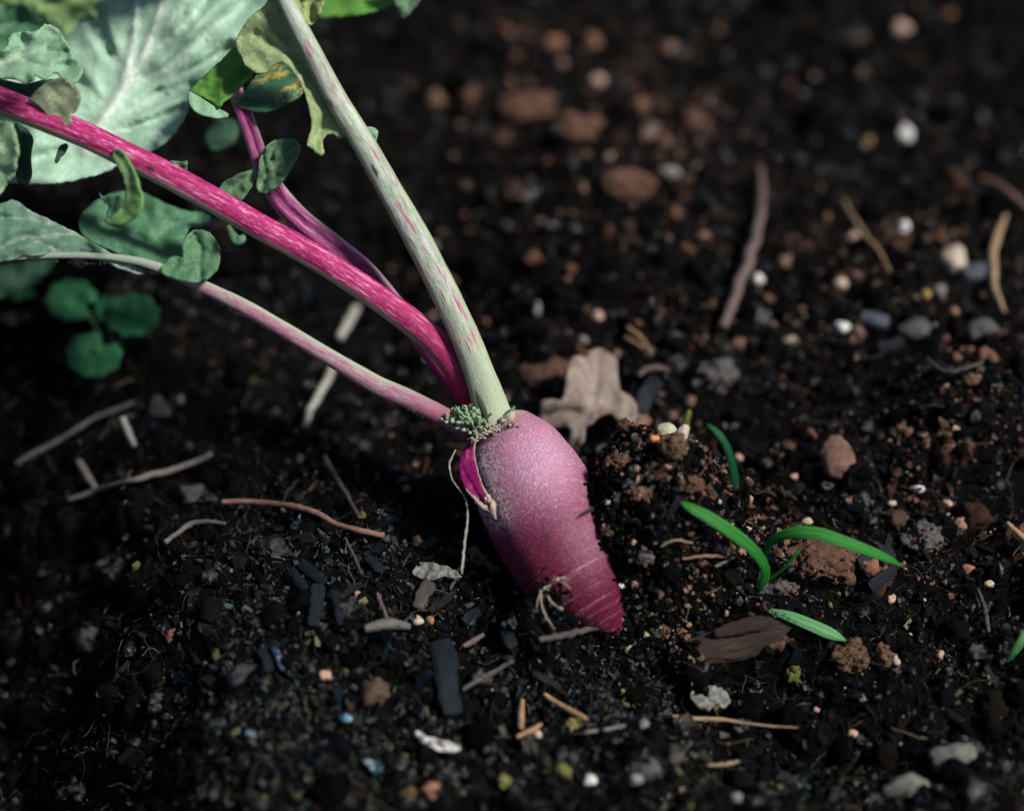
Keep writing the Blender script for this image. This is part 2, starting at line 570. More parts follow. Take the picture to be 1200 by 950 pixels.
def jitter(sub, amt, n):
    out = []
    for k in range(n):
        V, F = ICO[sub]
        if sub >= 2:
            f = np.array([1 + amt * (noise.noise(Vector(v * 1.4) + Vector((k * 5.3, 1, 2))) + .6 * noise.noise(Vector(v * 3.6) + Vector((1, k * 4.1, 2)))) for v in V])
            out.append((V * f[:, None] * (1 + .16 * rng.uniform(-1, 1, (len(V), 1))), F))
        else:
            out.append((V * (1 + amt * rng.uniform(-1, 1, (len(V), 1))), F))
    return out
BOX = (np.array([(x, y, z) for z in (-1, 1) for y in (-1, 1) for x in (-1, 1)], float),
       np.array([(0, 2, 3, 1), (4, 5, 7, 6), (0, 1, 5, 4), (2, 6, 7, 3), (0, 4, 6, 2), (1, 3, 7, 5)]))
def shards(n):
    out = []
    for k in range(n):
        V = BOX[0] * (1 + rng.uniform(-.35, .2, (8, 3)))
        out.append((V, BOX[1]))
    return out
# ------------------------------------------------------------------ ground: one sheet, fine where the photo looks, coarse out to the garden's edge
def axis(parts):
    out = []
    for a, b, s in parts:
        out += list(np.arange(a, b, s))
    return out
far = [.42, .55, .8, 1.2, 2, 3.5, 6, 10]
gx = np.array([-f for f in far[::-1]] + axis([(-.335, -.2, .003), (-.2, .2, .0008), (.2, .335, .003)]) + far)
gy = np.array([-f for f in far[::-1]] + axis([(-.235, -.15, .003), (-.15, .075, .0008), (.075, .255, .0013), (.255, .395, .003)]) + [.5, .7, 1, 1.6, 2.5, 4, 7, 12])
mx_, my_ = np.meshgrid(gx, gy)
z = sample(H, mx_.ravel(), my_.ravel())
out_d = np.maximum(np.maximum(np.abs(mx_.ravel()) - .33, 0), np.maximum(my_.ravel() - .39, -.235 - my_.ravel()))
z = z * np.clip(1 - out_d * 3, 0, 1)
nx_, ny_ = len(gx), len(gy)
idx = np.arange(nx_ * ny_).reshape(ny_, nx_)
F = np.stack([idx[:-1, :-1], idx[:-1, 1:], idx[1:, 1:], idx[1:, :-1]], -1).reshape(-1, 4)
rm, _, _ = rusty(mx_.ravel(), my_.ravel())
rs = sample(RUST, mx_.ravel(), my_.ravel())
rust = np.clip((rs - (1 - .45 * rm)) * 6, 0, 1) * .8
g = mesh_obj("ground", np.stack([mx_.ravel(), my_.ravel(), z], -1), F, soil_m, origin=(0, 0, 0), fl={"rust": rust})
tag(g, "dark damp crumbly soil of the vegetable bed", None, None, "structure")

# ------------------------------------------------------------------ loose crumbs, grit, slivers, fibres, moss (nobody could count them)
def spread(n, lo=0.0, power=1.0):
    """places on the bed in and round the view, thinning with distance"""
    x, y = rng.uniform(-.26, .26, n * 4), rng.uniform(-.17, .30, n * 4)
    u, v, d = project(np.stack([x, y, np.zeros_like(x)], -1))
    keep = (u > -160) & (u < 1360) & (v > -90) & (v < 1040) & (rng.random(n * 4) < (.40 / d) ** (2.0 * power))
    return x[keep][:n], y[keep][:n]

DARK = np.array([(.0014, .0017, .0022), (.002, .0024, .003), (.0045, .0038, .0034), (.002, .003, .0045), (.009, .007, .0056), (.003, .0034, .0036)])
TAN = np.array([(.15, .082, .056), (.20, .115, .082), (.11, .06, .042), (.24, .15, .11), (.13, .085, .064), (.17, .085, .054)])
PALE = np.array([(.42, .36, .30), (.5, .47, .43), (.38, .28, .2), (.55, .52, .48), (.32, .24, .12)])
MOSSY = np.array([(.16, .17, .05), (.22, .2, .08), (.10, .14, .06), (.3, .27, .14)])
def grain_colours(x, y, pale=.012, tan=.46):
    n = len(x)
    m, u, v = rusty(x, y)
    c = DARK[rng.integers(0, len(DARK), n)] * rng.uniform(.3, 1.2, (n, 1))
    q = rng.random(n)
    t = q < m * tan
    c[t] = TAN[rng.integers(0, len(TAN), t.sum())] * (.12 + 1.15 * rng.random((t.sum(), 1)) ** 1.7)
    p = rng.random(n) < pale * np.clip((u + 100) / 700, .15, 1)
    c[p] = PALE[rng.integers(0, len(PALE), p.sum())] * rng.uniform(.5, 1.0, (p.sum(), 1))
    g_ = rng.random(n) < .022 * np.clip((v - 560) / 250, 0, 1) * np.clip((u - 180) / 300, 0.1, 1)
    c[g_] = MOSSY[rng.integers(0, len(MOSSY), g_.sum())] * rng.uniform(.4, 1, (g_.sum(), 1))
    c *= np.where(u < 330, np.clip((u - 20) / 310, .18, 1), 1)[:, None]  # shade at the left edge painted into the grain colours
    gl = np.where(rng.random(n) < .24, rng.uniform(.12, .30, n), rng.uniform(.6, .95, n))
    return c, gl

def on_soil(x, y, lift):
    return np.stack([x, y, sample(H, x, y) + lift], -1)

x, y = spread(60000)
r = .00016 + .00045 * rng.random(len(x)) ** 2.4
c, gl = grain_colours(x, y, .009, .66)
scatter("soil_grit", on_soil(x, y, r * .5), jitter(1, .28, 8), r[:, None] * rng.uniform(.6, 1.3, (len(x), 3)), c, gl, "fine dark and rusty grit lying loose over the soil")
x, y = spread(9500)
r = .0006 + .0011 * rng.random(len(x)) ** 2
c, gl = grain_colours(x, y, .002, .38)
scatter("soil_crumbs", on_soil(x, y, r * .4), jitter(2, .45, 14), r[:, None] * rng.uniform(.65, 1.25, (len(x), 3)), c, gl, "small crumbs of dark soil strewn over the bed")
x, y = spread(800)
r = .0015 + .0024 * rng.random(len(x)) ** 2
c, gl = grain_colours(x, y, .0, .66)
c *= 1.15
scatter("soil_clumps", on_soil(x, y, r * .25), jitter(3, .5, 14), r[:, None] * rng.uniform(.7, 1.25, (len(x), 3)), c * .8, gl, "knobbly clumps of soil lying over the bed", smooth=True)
# heap beside the root: its own loose cover
a = rng.uniform(0, 6.283, 7500); q = rng.random(7500) ** .6
hc = onplane(778, 640)
x, y = hc[0] + .034 * q * np.cos(a), hc[1] + .036 * q * np.sin(a)
r = .0003 + .0010 * rng.random(len(x)) ** 3
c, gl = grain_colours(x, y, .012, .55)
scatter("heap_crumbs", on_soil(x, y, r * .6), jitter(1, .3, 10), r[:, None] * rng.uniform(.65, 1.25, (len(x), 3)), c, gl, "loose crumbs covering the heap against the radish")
# slivers of charcoal and wood
x, y = spread(3600)
u_, v_, _ = project(np.stack([x, y, x * 0], -1))
k_ = rng.random(len(x)) < np.clip((u_ - 40) / 380, .15, 1)
x, y = x[k_], y[k_]
n = len(x)
L = .0007 + .0026 * rng.random(n) ** 2
c = np.array([(.002, .005, .010), (.002, .003, .005), (.005, .005, .005), (.003, .008, .012), (.010, .0075, .006)])[rng.integers(0, 5, n)] * rng.uniform(.5, 1.6, (n, 1))
scatter("charcoal_slivers", on_soil(x, y, .0005), shards(10), np.stack([L, L * rng.uniform(.15, .5, n), L * rng.uniform(.08, .25, n)], -1), c, rng.uniform(.42, .7, n), "slivers of charcoal and blackened wood among the crumbs", flat=.45)
# tiny moss leaves, mostly low and left of centre
def patch(n, us, vs, su, sv):
    u, v = rng.normal(us, su, n), rng.normal(vs, sv, n)
    p = np.array([onplane(a_, b_) for a_, b_ in zip(u, v)])
    return p[:, 0], p[:, 1]
xs, ys = zip(*[patch(*a_) for a_ in ((1500, 350, 800, 90, 90), (700, 420, 690, 90, 60), (600, 700, 800, 60, 40), (900, 450, 900, 200, 50), (420, 880, 900, 150, 30), (150, 110, 760, 80, 100), (300, 1120, 760, 60, 90))])
x, y = np.concatenate(xs), np.concatenate(ys)
n = len(x)
L = .0004 + .0010 * rng.random(n) ** 1.5
c = np.array([(.007, .012, .007), (.004, .011, .012), (.014, .017, .006), (.004, .009, .013), (.07, .075, .03)])[rng.choice(5, n, p=[.27, .27, .2, .2, .06])] * rng.uniform(.3, 1.2, (n, 1))
u_, _, _ = project(np.stack([x, y, x * 0], -1))
c *= np.clip((u_ - 60) / 260, .25, 1)[:, None]  # moss darkened leftwards, the shade there painted into its colour
glint = (rng.random(n) < .08) & (u_ < 420)
c[glint] = np.array((.05, .095, .12)) * rng.uniform(.3, 1.3, (glint.sum(), 1))  # a few leaves recoloured pale blue as painted glints
scatter("moss", on_soil(x, y, .0006), shards(8), np.stack([L, L * rng.uniform(.3, .6, n), np.full(n, .00006)], -1), c, rng.uniform(.22, .5, n), "tiny dark moss leaves over the soil", flat=.8)

def fibres(name, x, y, length, rad, colours, label, lift=.001, lie=.5):
    n, K = len(x), 7
    d = rng.normal(size=(n, 3)); d[:, 2] *= lie; d /= np.linalg.norm(d, axis=1)[:, None]
    P = np.zeros((n, K, 3)); P[:, 0] = on_soil(x, y, lift)
    for k in range(1, K):
        d = d + rng.normal(size=(n, 3)) * .28 * np.array([1, 1, lie]); d /= np.linalg.norm(d, axis=1)[:, None]
        P[:, k] = P[:, k - 1] + d * (length / (K - 1))[:, None]
        zz = sample(H, P[:, k, 0], P[:, k, 1])
        P[:, k, 2] = np.clip(P[:, k, 2], zz + rad * .3, zz + .004)
    T = np.gradient(P, axis=1); T /= np.linalg.norm(T, axis=2)[..., None] + 1e-12
    A = np.cross(T, np.array([.31, .52, .79])); A /= np.linalg.norm(A, axis=2)[..., None] + 1e-12
    B = np.cross(T, A)
    V = np.stack([P + rad[:, None, None] * (math.cos(t) * A + math.sin(t) * B) for t in (0, 2.094, 4.189)], 2).reshape(-1, 3)
    base = (np.arange(n) * K * 3)[:, None, None] + (np.arange(K - 1) * 3)[None, :, None]
    F = np.concatenate([np.stack([base + i, base + (i + 1) % 3, base + 3 + (i + 1) % 3, base + 3 + i], -1).reshape(-1, 4) for i in range(3)])
    cc = np.repeat(np.concatenate([colours, np.ones((n, 1))], 1), K * 3, 0)
    o = mesh_obj(name, V, F, grain_m, None, (0, 0, 0), True, {"gloss": np.full(len(V), .6)}, None, {"col": cc})
    tag(o, label, None, None, "stuff")
x, y = spread(4400)
n = len(x)
c = np.array([(.08, .05, .035), (.03, .02, .016), (.05, .045, .04), (.15, .115, .08), (.015, .013, .013)])[rng.integers(0, 5, n)] * rng.uniform(.4, 1.2, (n, 1))
fibres("root_fibres", x, y, .003 + .010 * rng.random(n) ** 2, .00006 + .00012 * rng.random(n) ** 2, c, "hair thin roots and straw fibres lying over the soil")

# ------------------------------------------------------------------ the radish plant
CROWN = D(575, 497, .459)
plant = tag(empty("radish_plant", CROWN), "magenta radish half out of the soil with its long pink and pale stalks and leaves", "radish")

AX = [(578, 497, .4595), (610, 546, .458), (650, 610, .4535), (690, 680, .4485), (728, 742, .4455)]
axp = smooth_path([D(*a_) for a_ in AX], 60)
axl = np.concatenate([[0], np.cumsum(np.linalg.norm(np.diff(axp, axis=0), axis=1))])
PROF = [(-5, 0, 5), (-4.5, 9, 5), (-3, 18, 5), (1, 27, 5), (8, 37, 4), (20, 47, 1), (33, 55.5, -1), (50, 61.5, -2), (75, 66.5, -3), (95, 68.5, -4), (115, 69, -6), (150, 67, -9), (187, 61, -12), (206, 56, -12),
        (225, 48, -10), (240, 40, -8), (258, 27, -5), (272, 16, -1), (284, 8, 2), (298, 2, 4)]
pr = smooth_path(PROF, 120)
NS = 96
V, al, st, scurf = [], [], [], []
for (a_, w_, o_) in pr:
    s = a_ / 280.0 * axl[-1]
    if s < 0:
        t0 = axp[1] - axp[0]; t0 /= np.linalg.norm(t0); C = axp[0] + t0 * s
    else:
        C = np.array([np.interp(s, axl, axp[:, k]) for k in range(3)])
    if s > axl[-1]:
        t0 = axp[-1] - axp[-2]; C = axp[-1] + t0 / np.linalg.norm(t0) * (s - axl[-1])
    i = int(np.clip(np.searchsorted(axl, s), 1, len(axp) - 1))
    t = axp[i] - axp[i - 1]; t /= np.linalg.norm(t)
    nn = -FWD - t * (-FWD @ t); nn /= np.linalg.norm(nn)
    bb = np.cross(nn, t)                                     # towards the picture's right of the axis
    if bb @ RGT < 0:
        bb = -bb
    sc_ = PXM(.454)
    for k in range(NS):
        th = 2 * math.pi * k / NS
        dirn = nn * math.cos(th) + bb * math.sin(th)
        q = Vector((math.cos(th) * 1.2, math.sin(th) * 1.2, a_ / 60))
        rr = w_ * (1 + .022 * noise.noise(q) + .010 * noise.noise(q * 3.1))
        for ga in (205, 211, 219, 226, 236):                 # shallow ring creases near the tip
            rr -= .9 * math.exp(-((a_ - ga - 4 * noise.noise(q * .8)) / 1.3) ** 2)
        V.append(C + bb * o_ * sc_ + dirn * rr * sc_)
        al.append(a_ / 280); st.append((math.cos(th), math.sin(th), a_ * sc_))
V = np.array(V)
uu, vv_, _ = project(V)
dsc, _ = seg_dist(np.stack([uu, vv_], -1), [(560, 528), (566, 560), (582, 602)])
scurf = np.exp(-(dsc / 16) ** 2)
dtop = np.exp(-((np.array(al) + .01) / .035) ** 2)
lit_sheen = np.exp(-(((uu - 634) / 54) ** 2 + ((vv_ - 538) / 54) ** 2)) + .26 * np.exp(-(((uu - 690) / 30) ** 2 + ((vv_ - 630) / 40) ** 2))  # sheen of the lit shoulder and flank, painted as paler speckled skin
nr = len(pr)
F = [(i * NS + k, i * NS + (k + 1) % NS, (i + 1) * NS + (k + 1) % NS, (i + 1) * NS + k) for i in range(nr - 1) for k in range(NS)]
def m_root(nt, b):
    al_ = attr(nt, "along")
    st_ = stretched(nt, 2.0, 160)
    n1 = noise_n(nt, 1.0, 5, .65, st_)
    shift = math_n(nt, 'ADD', al_, math_n(nt, 'MULTIPLY', math_n(nt, 'SUBTRACT', n1, .5), .34))
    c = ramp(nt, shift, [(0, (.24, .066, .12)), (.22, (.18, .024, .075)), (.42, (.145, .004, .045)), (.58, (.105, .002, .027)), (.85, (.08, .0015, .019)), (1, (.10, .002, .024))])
    fine = noise_n(nt, 2300, 3, .7)
    cells = N(nt, "ShaderNodeTexVoronoi", i_Scale=1450.0)
    nt.links.new(N(nt, "ShaderNodeTexCoord").outputs["Object"], cells.inputs["Vector"])
    dots = ramp(nt, cells.outputs["Distance"], [(.20, 1.0), (.40, 0.0)])
    fr = math_n(nt, 'MULTIPLY', math_n(nt, 'MULTIPLY', dots, ramp(nt, noise_n(nt, 900, 4, .7), [(.38, .15), (.6, 1.0)])), math_n(nt, 'ADD', math_n(nt, 'MULTIPLY', attr(nt, "lit_sheen"), 1.0), .03))
    wr = ramp(nt, noise_n(nt, 1.0, 4, .75, stretched(nt, 9, 1500)), [(.50, 0.0), (.62, .75)])
    c = mix(nt, math_n(nt, 'MULTIPLY', wr, math_n(nt, 'ADD', math_n(nt, 'MULTIPLY', attr(nt, "lit_sheen"), 1.1), .04)), c, (.66, .42, .55))
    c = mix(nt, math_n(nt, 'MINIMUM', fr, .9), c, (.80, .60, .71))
    c = mix(nt, math_n(nt, 'MULTIPLY', attr(nt, "lit_sheen"), .46), c, (.60, .36, .50))
    sk = math_n(nt, 'MULTIPLY', attr(nt, "scurf"), ramp(nt, noise_n(nt, 900, 5, .7, dist=1.2), [(.46, 0.0), (.52, 1.0)]))
    c = mix(nt, sk, c, (.74, .61, .66))
    tp = math_n(nt, 'MULTIPLY', attr(nt, "top"), ramp(nt, noise_n(nt, 700, 5, .75), [(.40, 0.0), (.52, 1.0)]))
    c = mix(nt, tp, c, (.55, .47, .42))
    rings = math_n(nt, 'MULTIPLY', ramp(nt, noise_n(nt, 1.0, 4, .7, stretched(nt, .55, 1500)), [(.55, 0.0), (.66, 1.0)]), ramp(nt, al_, [(.62, 0.0), (.72, .6), (.92, .45), (1, 0.2)]))
    c = mix(nt, rings, c, (.52, .26, .35))
    nt.links.new(c, b.inputs["Base Color"])
    nt.links.new(ramp(nt, fine, [(.3, .30), (.7, .52)]), b.inputs["Roughness"])
    h = math_n(nt, 'ADD', math_n(nt, 'MULTIPLY', dots, .8), math_n(nt, 'ADD', noise_n(nt, 1100, 4, .7), math_n(nt, 'ADD', math_n(nt, 'MULTIPLY', sk, 1.5), math_n(nt, 'MULTIPLY', wr, .8))))
    bump(nt, b, h, .0003, 1.0)
root_m = mat("radish_skin", m_root, Specular_IOR_Level=.2, Subsurface_Weight=.05)
root_m.node_tree.nodes["Principled BSDF"].inputs["Subsurface Radius"].default_value = (.004, .001, .0015)
root = mesh_obj("root", V, F, root_m, plant, fl={"along": al, "scurf": scurf, "top": dtop, "lit_sheen": lit_sheen}, vec={"st": st})

flap_m = fibre_m("flap_inside", (.08, .002, .032), (.21, .006, .095), .35)
rim_m = fibre_m("dry_rim", (.15, .09, .06), (.44, .37, .31), .7, 3, 900)
# torn flap of skin on the shaded shoulder, and its dry pale rim
fl_o = [(549, 519), (557, 512), (556, 530), (558, 550), (566, 572), (577, 592), (581, 608), (574, 600), (562, 590), (549, 578), (541, 562), (538, 545), (542, 530)]
leaf("skin_flap", fl_o, [(549, 519, .452), (540, 550, .449), (560, 570, .4445), (581, 605, .4425)], flap_m, root, [([(550, 522), (548, 550), (562, 580), (578, 602)], 4, 0)], 3, .001, .0006, 10, .0005, .4, seed=3)
sweep("flap_rim", [D(557, 511, .4495), D(556, 530, .4475), D(559, 550, .4455), D(567, 573, .4435), D(576, 590, .4425), D(581, 608, .442)], [.0003, .00016, .0002, .0003, .0009, .00025], rim_m, parent=root, rough=1.1, n=30, sides=6)
sweep("flap_rim", [D(546, 572, .4455), D(551, 579, .4445), D(564, 591, .443), D(577, 602, .4422)], [.0001, .0003, .0006, .0006], rim_m, parent=root, rough=1.1, n=30, sides=6)
hair_m = fibre_m("dry_root_hair", (.13, .115, .095), (.30, .27, .23), .7)
sweep("root_hair", [D(534, 527, .452), D(527, 543, .451), D(530, 562, .449), D(545, 583, .4465), D(548, 605, .445), D(544, 640, .443), D(541, 672, .441)], [.0002, .0003, .00022, .00034, .00028, .00038, .0003], hair_m, parent=root, n=90, sides=6, rough=.9)
pale_hair = fibre_m("pale_root_hair", (.16, .11, .075), (.46, .38, .30), .6)
for k, pp in enumerate([[(637, 690), (650, 680), (662, 684), (669, 690)], [(640, 694), (652, 676), (667, 682)], [(636, 690), (634, 705), (640, 722), (650, 737)], [(641, 695), (646, 705), (660, 715)], [(634, 692), (630, 704), (629, 716)], [(652, 679), (661, 676), (668, 679)]]):
    sweep("root_hair", [D(u_, v_, .4335 + .0012 * math.sin(i * 2.1 + k) - (.002 if v_ > 705 else 0)) for i, (u_, v_) in enumerate(pp)], [.00032] + [.0002] * (len(pp) - 2) + [.0001], pale_hair, parent=root, n=20, sides=5, rough=.4)

# ---- stalks
def m_stalk(name, stops, fleck=None, under=None, base=None, end=None, rough=.42, acr=1.6, alo=40, edge=None):
    def f(nt, b):
        s1 = noise_n(nt, 1.0, 6, .7, stretched(nt, acr, alo))
        s2 = noise_n(nt, 1.0, 4, .75, stretched(nt, acr * 4, alo * 5))
        c = ramp(nt, math_n(nt, 'ADD', math_n(nt, 'MULTIPLY', s1, .42), math_n(nt, 'MULTIPLY', s2, .58)), stops)
        sep = N(nt, "ShaderNodeSeparateXYZ")
        nt.links.new(attr(nt, "st", "Vector"), sep.inputs[0])
        al_ = attr(nt, "along")
        if under:
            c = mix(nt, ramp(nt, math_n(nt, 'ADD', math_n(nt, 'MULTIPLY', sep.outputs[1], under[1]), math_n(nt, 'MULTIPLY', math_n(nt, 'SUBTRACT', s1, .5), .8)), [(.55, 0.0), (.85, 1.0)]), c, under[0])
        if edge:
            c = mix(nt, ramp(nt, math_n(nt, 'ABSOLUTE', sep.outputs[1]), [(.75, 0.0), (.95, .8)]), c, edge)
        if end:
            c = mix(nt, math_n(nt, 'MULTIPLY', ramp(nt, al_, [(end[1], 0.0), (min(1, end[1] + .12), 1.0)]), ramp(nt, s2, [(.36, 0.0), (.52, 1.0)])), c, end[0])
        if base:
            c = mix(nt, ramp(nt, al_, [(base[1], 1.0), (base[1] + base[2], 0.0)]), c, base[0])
        if fleck:
            c = mix(nt, math_n(nt, 'MULTIPLY', ramp(nt, al_, [(.08, 0.0), (.14, 1.0)]), ramp(nt, noise_n(nt, 1.0, 3, .55, stretched(nt, fleck[2], fleck[3])), [(fleck[1], 0.0), (fleck[1] + .07, 1.0)])), c, fleck[0])
        nt.links.new(c, b.inputs["Base Color"])
        bump(nt, b, math_n(nt, 'ADD', s2, noise_n(nt, 2500, 3, .7)), .0003, .7)
    return mat(name, f, Roughness=rough, Specular_IOR_Level=.28, Subsurface_Weight=.05)
px = PXM(.452)
def stalk(label, pts, widths, m, flat=.9, groove=0.0, seed=0, n=110, rough=.05):
    P = [D(*p) for p in pts]
    W = [w * px / 2 for w in widths]
    o = sweep("leaf_stalk", P, W, m, [w * flat for w in W], parent=plant, n=n, sides=28, groove=groove, rough=rough, seed=seed, cap=.3)
    o["label"] = label
    return o
MAG, PINK = (.25, .002, .072), (.50, .09, .27)
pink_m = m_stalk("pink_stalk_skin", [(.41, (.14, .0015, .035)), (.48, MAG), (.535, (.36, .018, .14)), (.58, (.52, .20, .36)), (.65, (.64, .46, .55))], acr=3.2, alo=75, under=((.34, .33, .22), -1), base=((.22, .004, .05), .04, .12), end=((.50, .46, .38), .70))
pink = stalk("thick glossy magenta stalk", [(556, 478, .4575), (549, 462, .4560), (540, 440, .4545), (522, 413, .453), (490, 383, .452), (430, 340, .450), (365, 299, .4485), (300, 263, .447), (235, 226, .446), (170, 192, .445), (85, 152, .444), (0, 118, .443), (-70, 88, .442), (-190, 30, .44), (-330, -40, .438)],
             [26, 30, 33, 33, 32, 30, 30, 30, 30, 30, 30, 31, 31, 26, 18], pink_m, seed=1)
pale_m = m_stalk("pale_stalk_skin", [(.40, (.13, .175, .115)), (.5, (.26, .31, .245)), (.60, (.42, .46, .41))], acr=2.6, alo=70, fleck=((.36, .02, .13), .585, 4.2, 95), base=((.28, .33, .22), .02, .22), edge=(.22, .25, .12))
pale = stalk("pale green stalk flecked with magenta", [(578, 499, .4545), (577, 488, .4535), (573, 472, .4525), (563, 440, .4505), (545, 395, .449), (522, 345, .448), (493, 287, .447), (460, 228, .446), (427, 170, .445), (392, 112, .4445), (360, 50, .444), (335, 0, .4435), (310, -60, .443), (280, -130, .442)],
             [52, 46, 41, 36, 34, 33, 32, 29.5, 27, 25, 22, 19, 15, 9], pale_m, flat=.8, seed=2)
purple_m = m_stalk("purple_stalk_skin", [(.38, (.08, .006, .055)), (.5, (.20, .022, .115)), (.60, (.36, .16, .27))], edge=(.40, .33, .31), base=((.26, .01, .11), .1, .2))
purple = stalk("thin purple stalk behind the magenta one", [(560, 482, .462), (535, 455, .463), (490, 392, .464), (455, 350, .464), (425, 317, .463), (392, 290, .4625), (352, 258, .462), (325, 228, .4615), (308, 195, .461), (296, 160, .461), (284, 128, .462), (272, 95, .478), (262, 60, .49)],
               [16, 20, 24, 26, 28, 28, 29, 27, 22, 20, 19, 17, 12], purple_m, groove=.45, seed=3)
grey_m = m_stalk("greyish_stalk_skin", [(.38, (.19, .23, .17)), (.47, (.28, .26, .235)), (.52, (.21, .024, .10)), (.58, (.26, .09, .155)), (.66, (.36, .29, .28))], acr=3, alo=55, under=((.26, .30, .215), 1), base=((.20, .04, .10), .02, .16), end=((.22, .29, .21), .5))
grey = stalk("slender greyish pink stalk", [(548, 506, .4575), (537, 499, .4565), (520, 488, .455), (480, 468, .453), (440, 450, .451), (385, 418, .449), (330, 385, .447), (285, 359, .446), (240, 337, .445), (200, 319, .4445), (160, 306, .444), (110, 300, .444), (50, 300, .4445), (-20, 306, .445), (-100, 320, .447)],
             [20, 22, 23, 23, 22, 19.5, 18.5, 17.5, 15, 12.5, 10, 8, 7, 6, 5], grey_m, seed=4)
slit_m = mat("dark_slit", None, Base_Color=(.012, .016, .010, 1), Roughness=.8)
def slit(parent, pts, w, d):
    sweep("slit", [D(u_, v_, d) for u_, v_ in pts], [.0001, w * px / 2, w * px / 2, .0001], slit_m, [.00008, .0003, .0003, .00008], parent=parent, n=16, sides=8)
slit(pale, [(557, 457), (562, 470), (568, 484), (572, 496)], 6.5, .4437)
slit(pale, [(381, 112), (384, 117), (388, 122), (390, 127)], 4, .4372)
slit(pale, [(435, 192), (438, 198), (441, 203), (443, 208)], 4, .4388)
slit(pink, [(171, 194), (175, 196), (179, 198), (182, 199)], 3.5, .4381)

# fine hairs on the slender stalk
hv, hf = [], []
for k in range(190):
    i = rnd.random()
    pts_ = [(520, 488), (440, 450), (330, 385), (240, 337), (160, 306), (60, 300)]
    j = min(4, int(i * 5)); f_ = i * 5 - j
    a_, b_ = np.array(pts_[j]), np.array(pts_[j + 1])
    c_ = a_ + (b_ - a_) * f_
    dd = (b_ - a_) / np.linalg.norm(b_ - a_); nn = np.array([-dd[1], dd[0]]) * rnd.choice((-1, 1))
    w_ = np.interp(c_[0], [60, 240, 440, 520], [6, 7.5, 11, 11.5])
    s_ = rnd.uniform(.6, 1)
    dpt = np.interp(c_[0], [60, 240, 440, 520], [.444, .445, .451, .455]) - math.sqrt(1 - s_ * s_) * w_ * px
    p0 = D(*(c_ + nn * w_ * s_ * .95), dpt); p1 = D(*(c_ + nn * (w_ * s_ + rnd.uniform(1, 4)) + dd * rnd.uniform(-3, 3)), dpt - rnd.uniform(0, .001))
    n0 = len(hv); e_ = UP * .00003; e2 = RGT * .00003
    hv += [p0 - e_ - e2, p0 + e_ - e2, p0 + e2, p1]; hf += [(n0, n0 + 1, n0 + 3), (n0 + 1, n0 + 2, n0 + 3), (n0 + 2, n0, n0 + 3)]
ho = mesh_obj("stalk_hairs", hv, hf, hair_m, grey)
ho["kind"] = "stuff"

# ---- leaves (undersides are pale blue green, upper sides deep green)
under_m = leaf_m("leaf_underside", (.20, .37, .25), (.36, .55, .42), (.60, .68, .60), rough=.55, trans=.2, scale=110)
crisp_m = leaf_m("leaf_crinkled", (.12, .28, .15), (.28, .47, .31), (.48, .52, .44), rough=.5, trans=.2, scale=240)
small_m = leaf_m("leaflet_green", (.05, .14, .065), (.11, .22, .11), (.24, .35, .20), rough=.5, trans=.2, scale=260)
vivid_m = leaf_m("leaf_vivid", (.06, .22, .025), (.14, .36, .05), (.2, .42, .10), rough=.45, trans=.3, scale=300)
lime_m = leaf_m("leaf_lime", (.25, .36, .15), (.36, .46, .22), (.48, .56, .34), rough=.5, trans=.3, scale=200)
deep_m = leaf_m("leaf_deep", (.012, .055, .03), (.025, .09, .045), (.05, .13, .07), rough=.45, trans=.12, scale=200)
mid_m = leaf_m("leaf_mid", (.03, .125, .06), (.08, .215, .11), (.20, .33, .20), rough=.5, trans=.2, scale=160)
spot_m = leaf_m("leaf_spotted", (.012, .07, .035), (.03, .11, .05), (.1, .2, .12), patch=((.42, .32, .07), .52), rough=.4, trans=.12, scale=150)
yel_m = leaf_m("leaf_yellowing", (.16, .21, .12), (.30, .36, .22), (.40, .36, .14), patch=((.32, .25, .05), .60), rough=.5, trans=.2, scale=200)

big = leaf("leaf_blade", [(-60, -60), (60, -70), (200, -60), (345, -45), (322, -2), (296, 30), (280, 62), (262, 74), (246, 88), (222, 104), (221, 124), (208, 150), (190, 170), (170, 181), (150, 186), (125, 200), (75, 213), (30, 214), (-20, 208), (-60, 190), (-75, 60)],
     [(330, -20, .478), (270, 60, .475), (220, 115, .473), (180, 172, .472), (113, 150, .463), (190, 0, .466), (95, 85, .490), (60, 150, .472), (30, 210, .462), (130, 200, .468), (-50, 100, .474), (60, 0, .480), (250, -40, .474), (155, 60, .465)], under_m, plant,
     [([(100, 175), (113, 152), (140, 112), (166, 70), (183, 25), (197, -20), (205, -60)], 8, .9), ([(143, 100), (152, 70), (158, 35), (160, -10), (160, -60)], 6.5, .75), ([(150, 100), (185, 88), (215, 68), (245, 40), (275, 15), (300, -20)], 3.4, .55),
      ([(125, 135), (155, 128), (190, 110), (220, 100)], 3.2, .5), ([(170, 62), (200, 45), (225, 20), (245, -10)], 2.8, .5), ([(172, 92), (205, 90), (240, 75), (270, 55)], 2, .35), ([(128, 130), (105, 110), (85, 95), (60, 90)], 3, .4),
      ([(150, 85), (130, 60), (115, 30), (110, -10)], 2.6, .4), ([(180, 40), (215, 10), (235, -25)], 2, .35), ([(112, 160), (150, 152), (190, 138), (215, 128)], 2, .4), ([(105, 170), (70, 180), (30, 190)], 2.6, .4)],
     4.5, .0046, .0018, 30, .0006, .8, seed=1, rib=.0026)
big["label"] = "large pale underside of a wrinkled leaf with thick ribs"
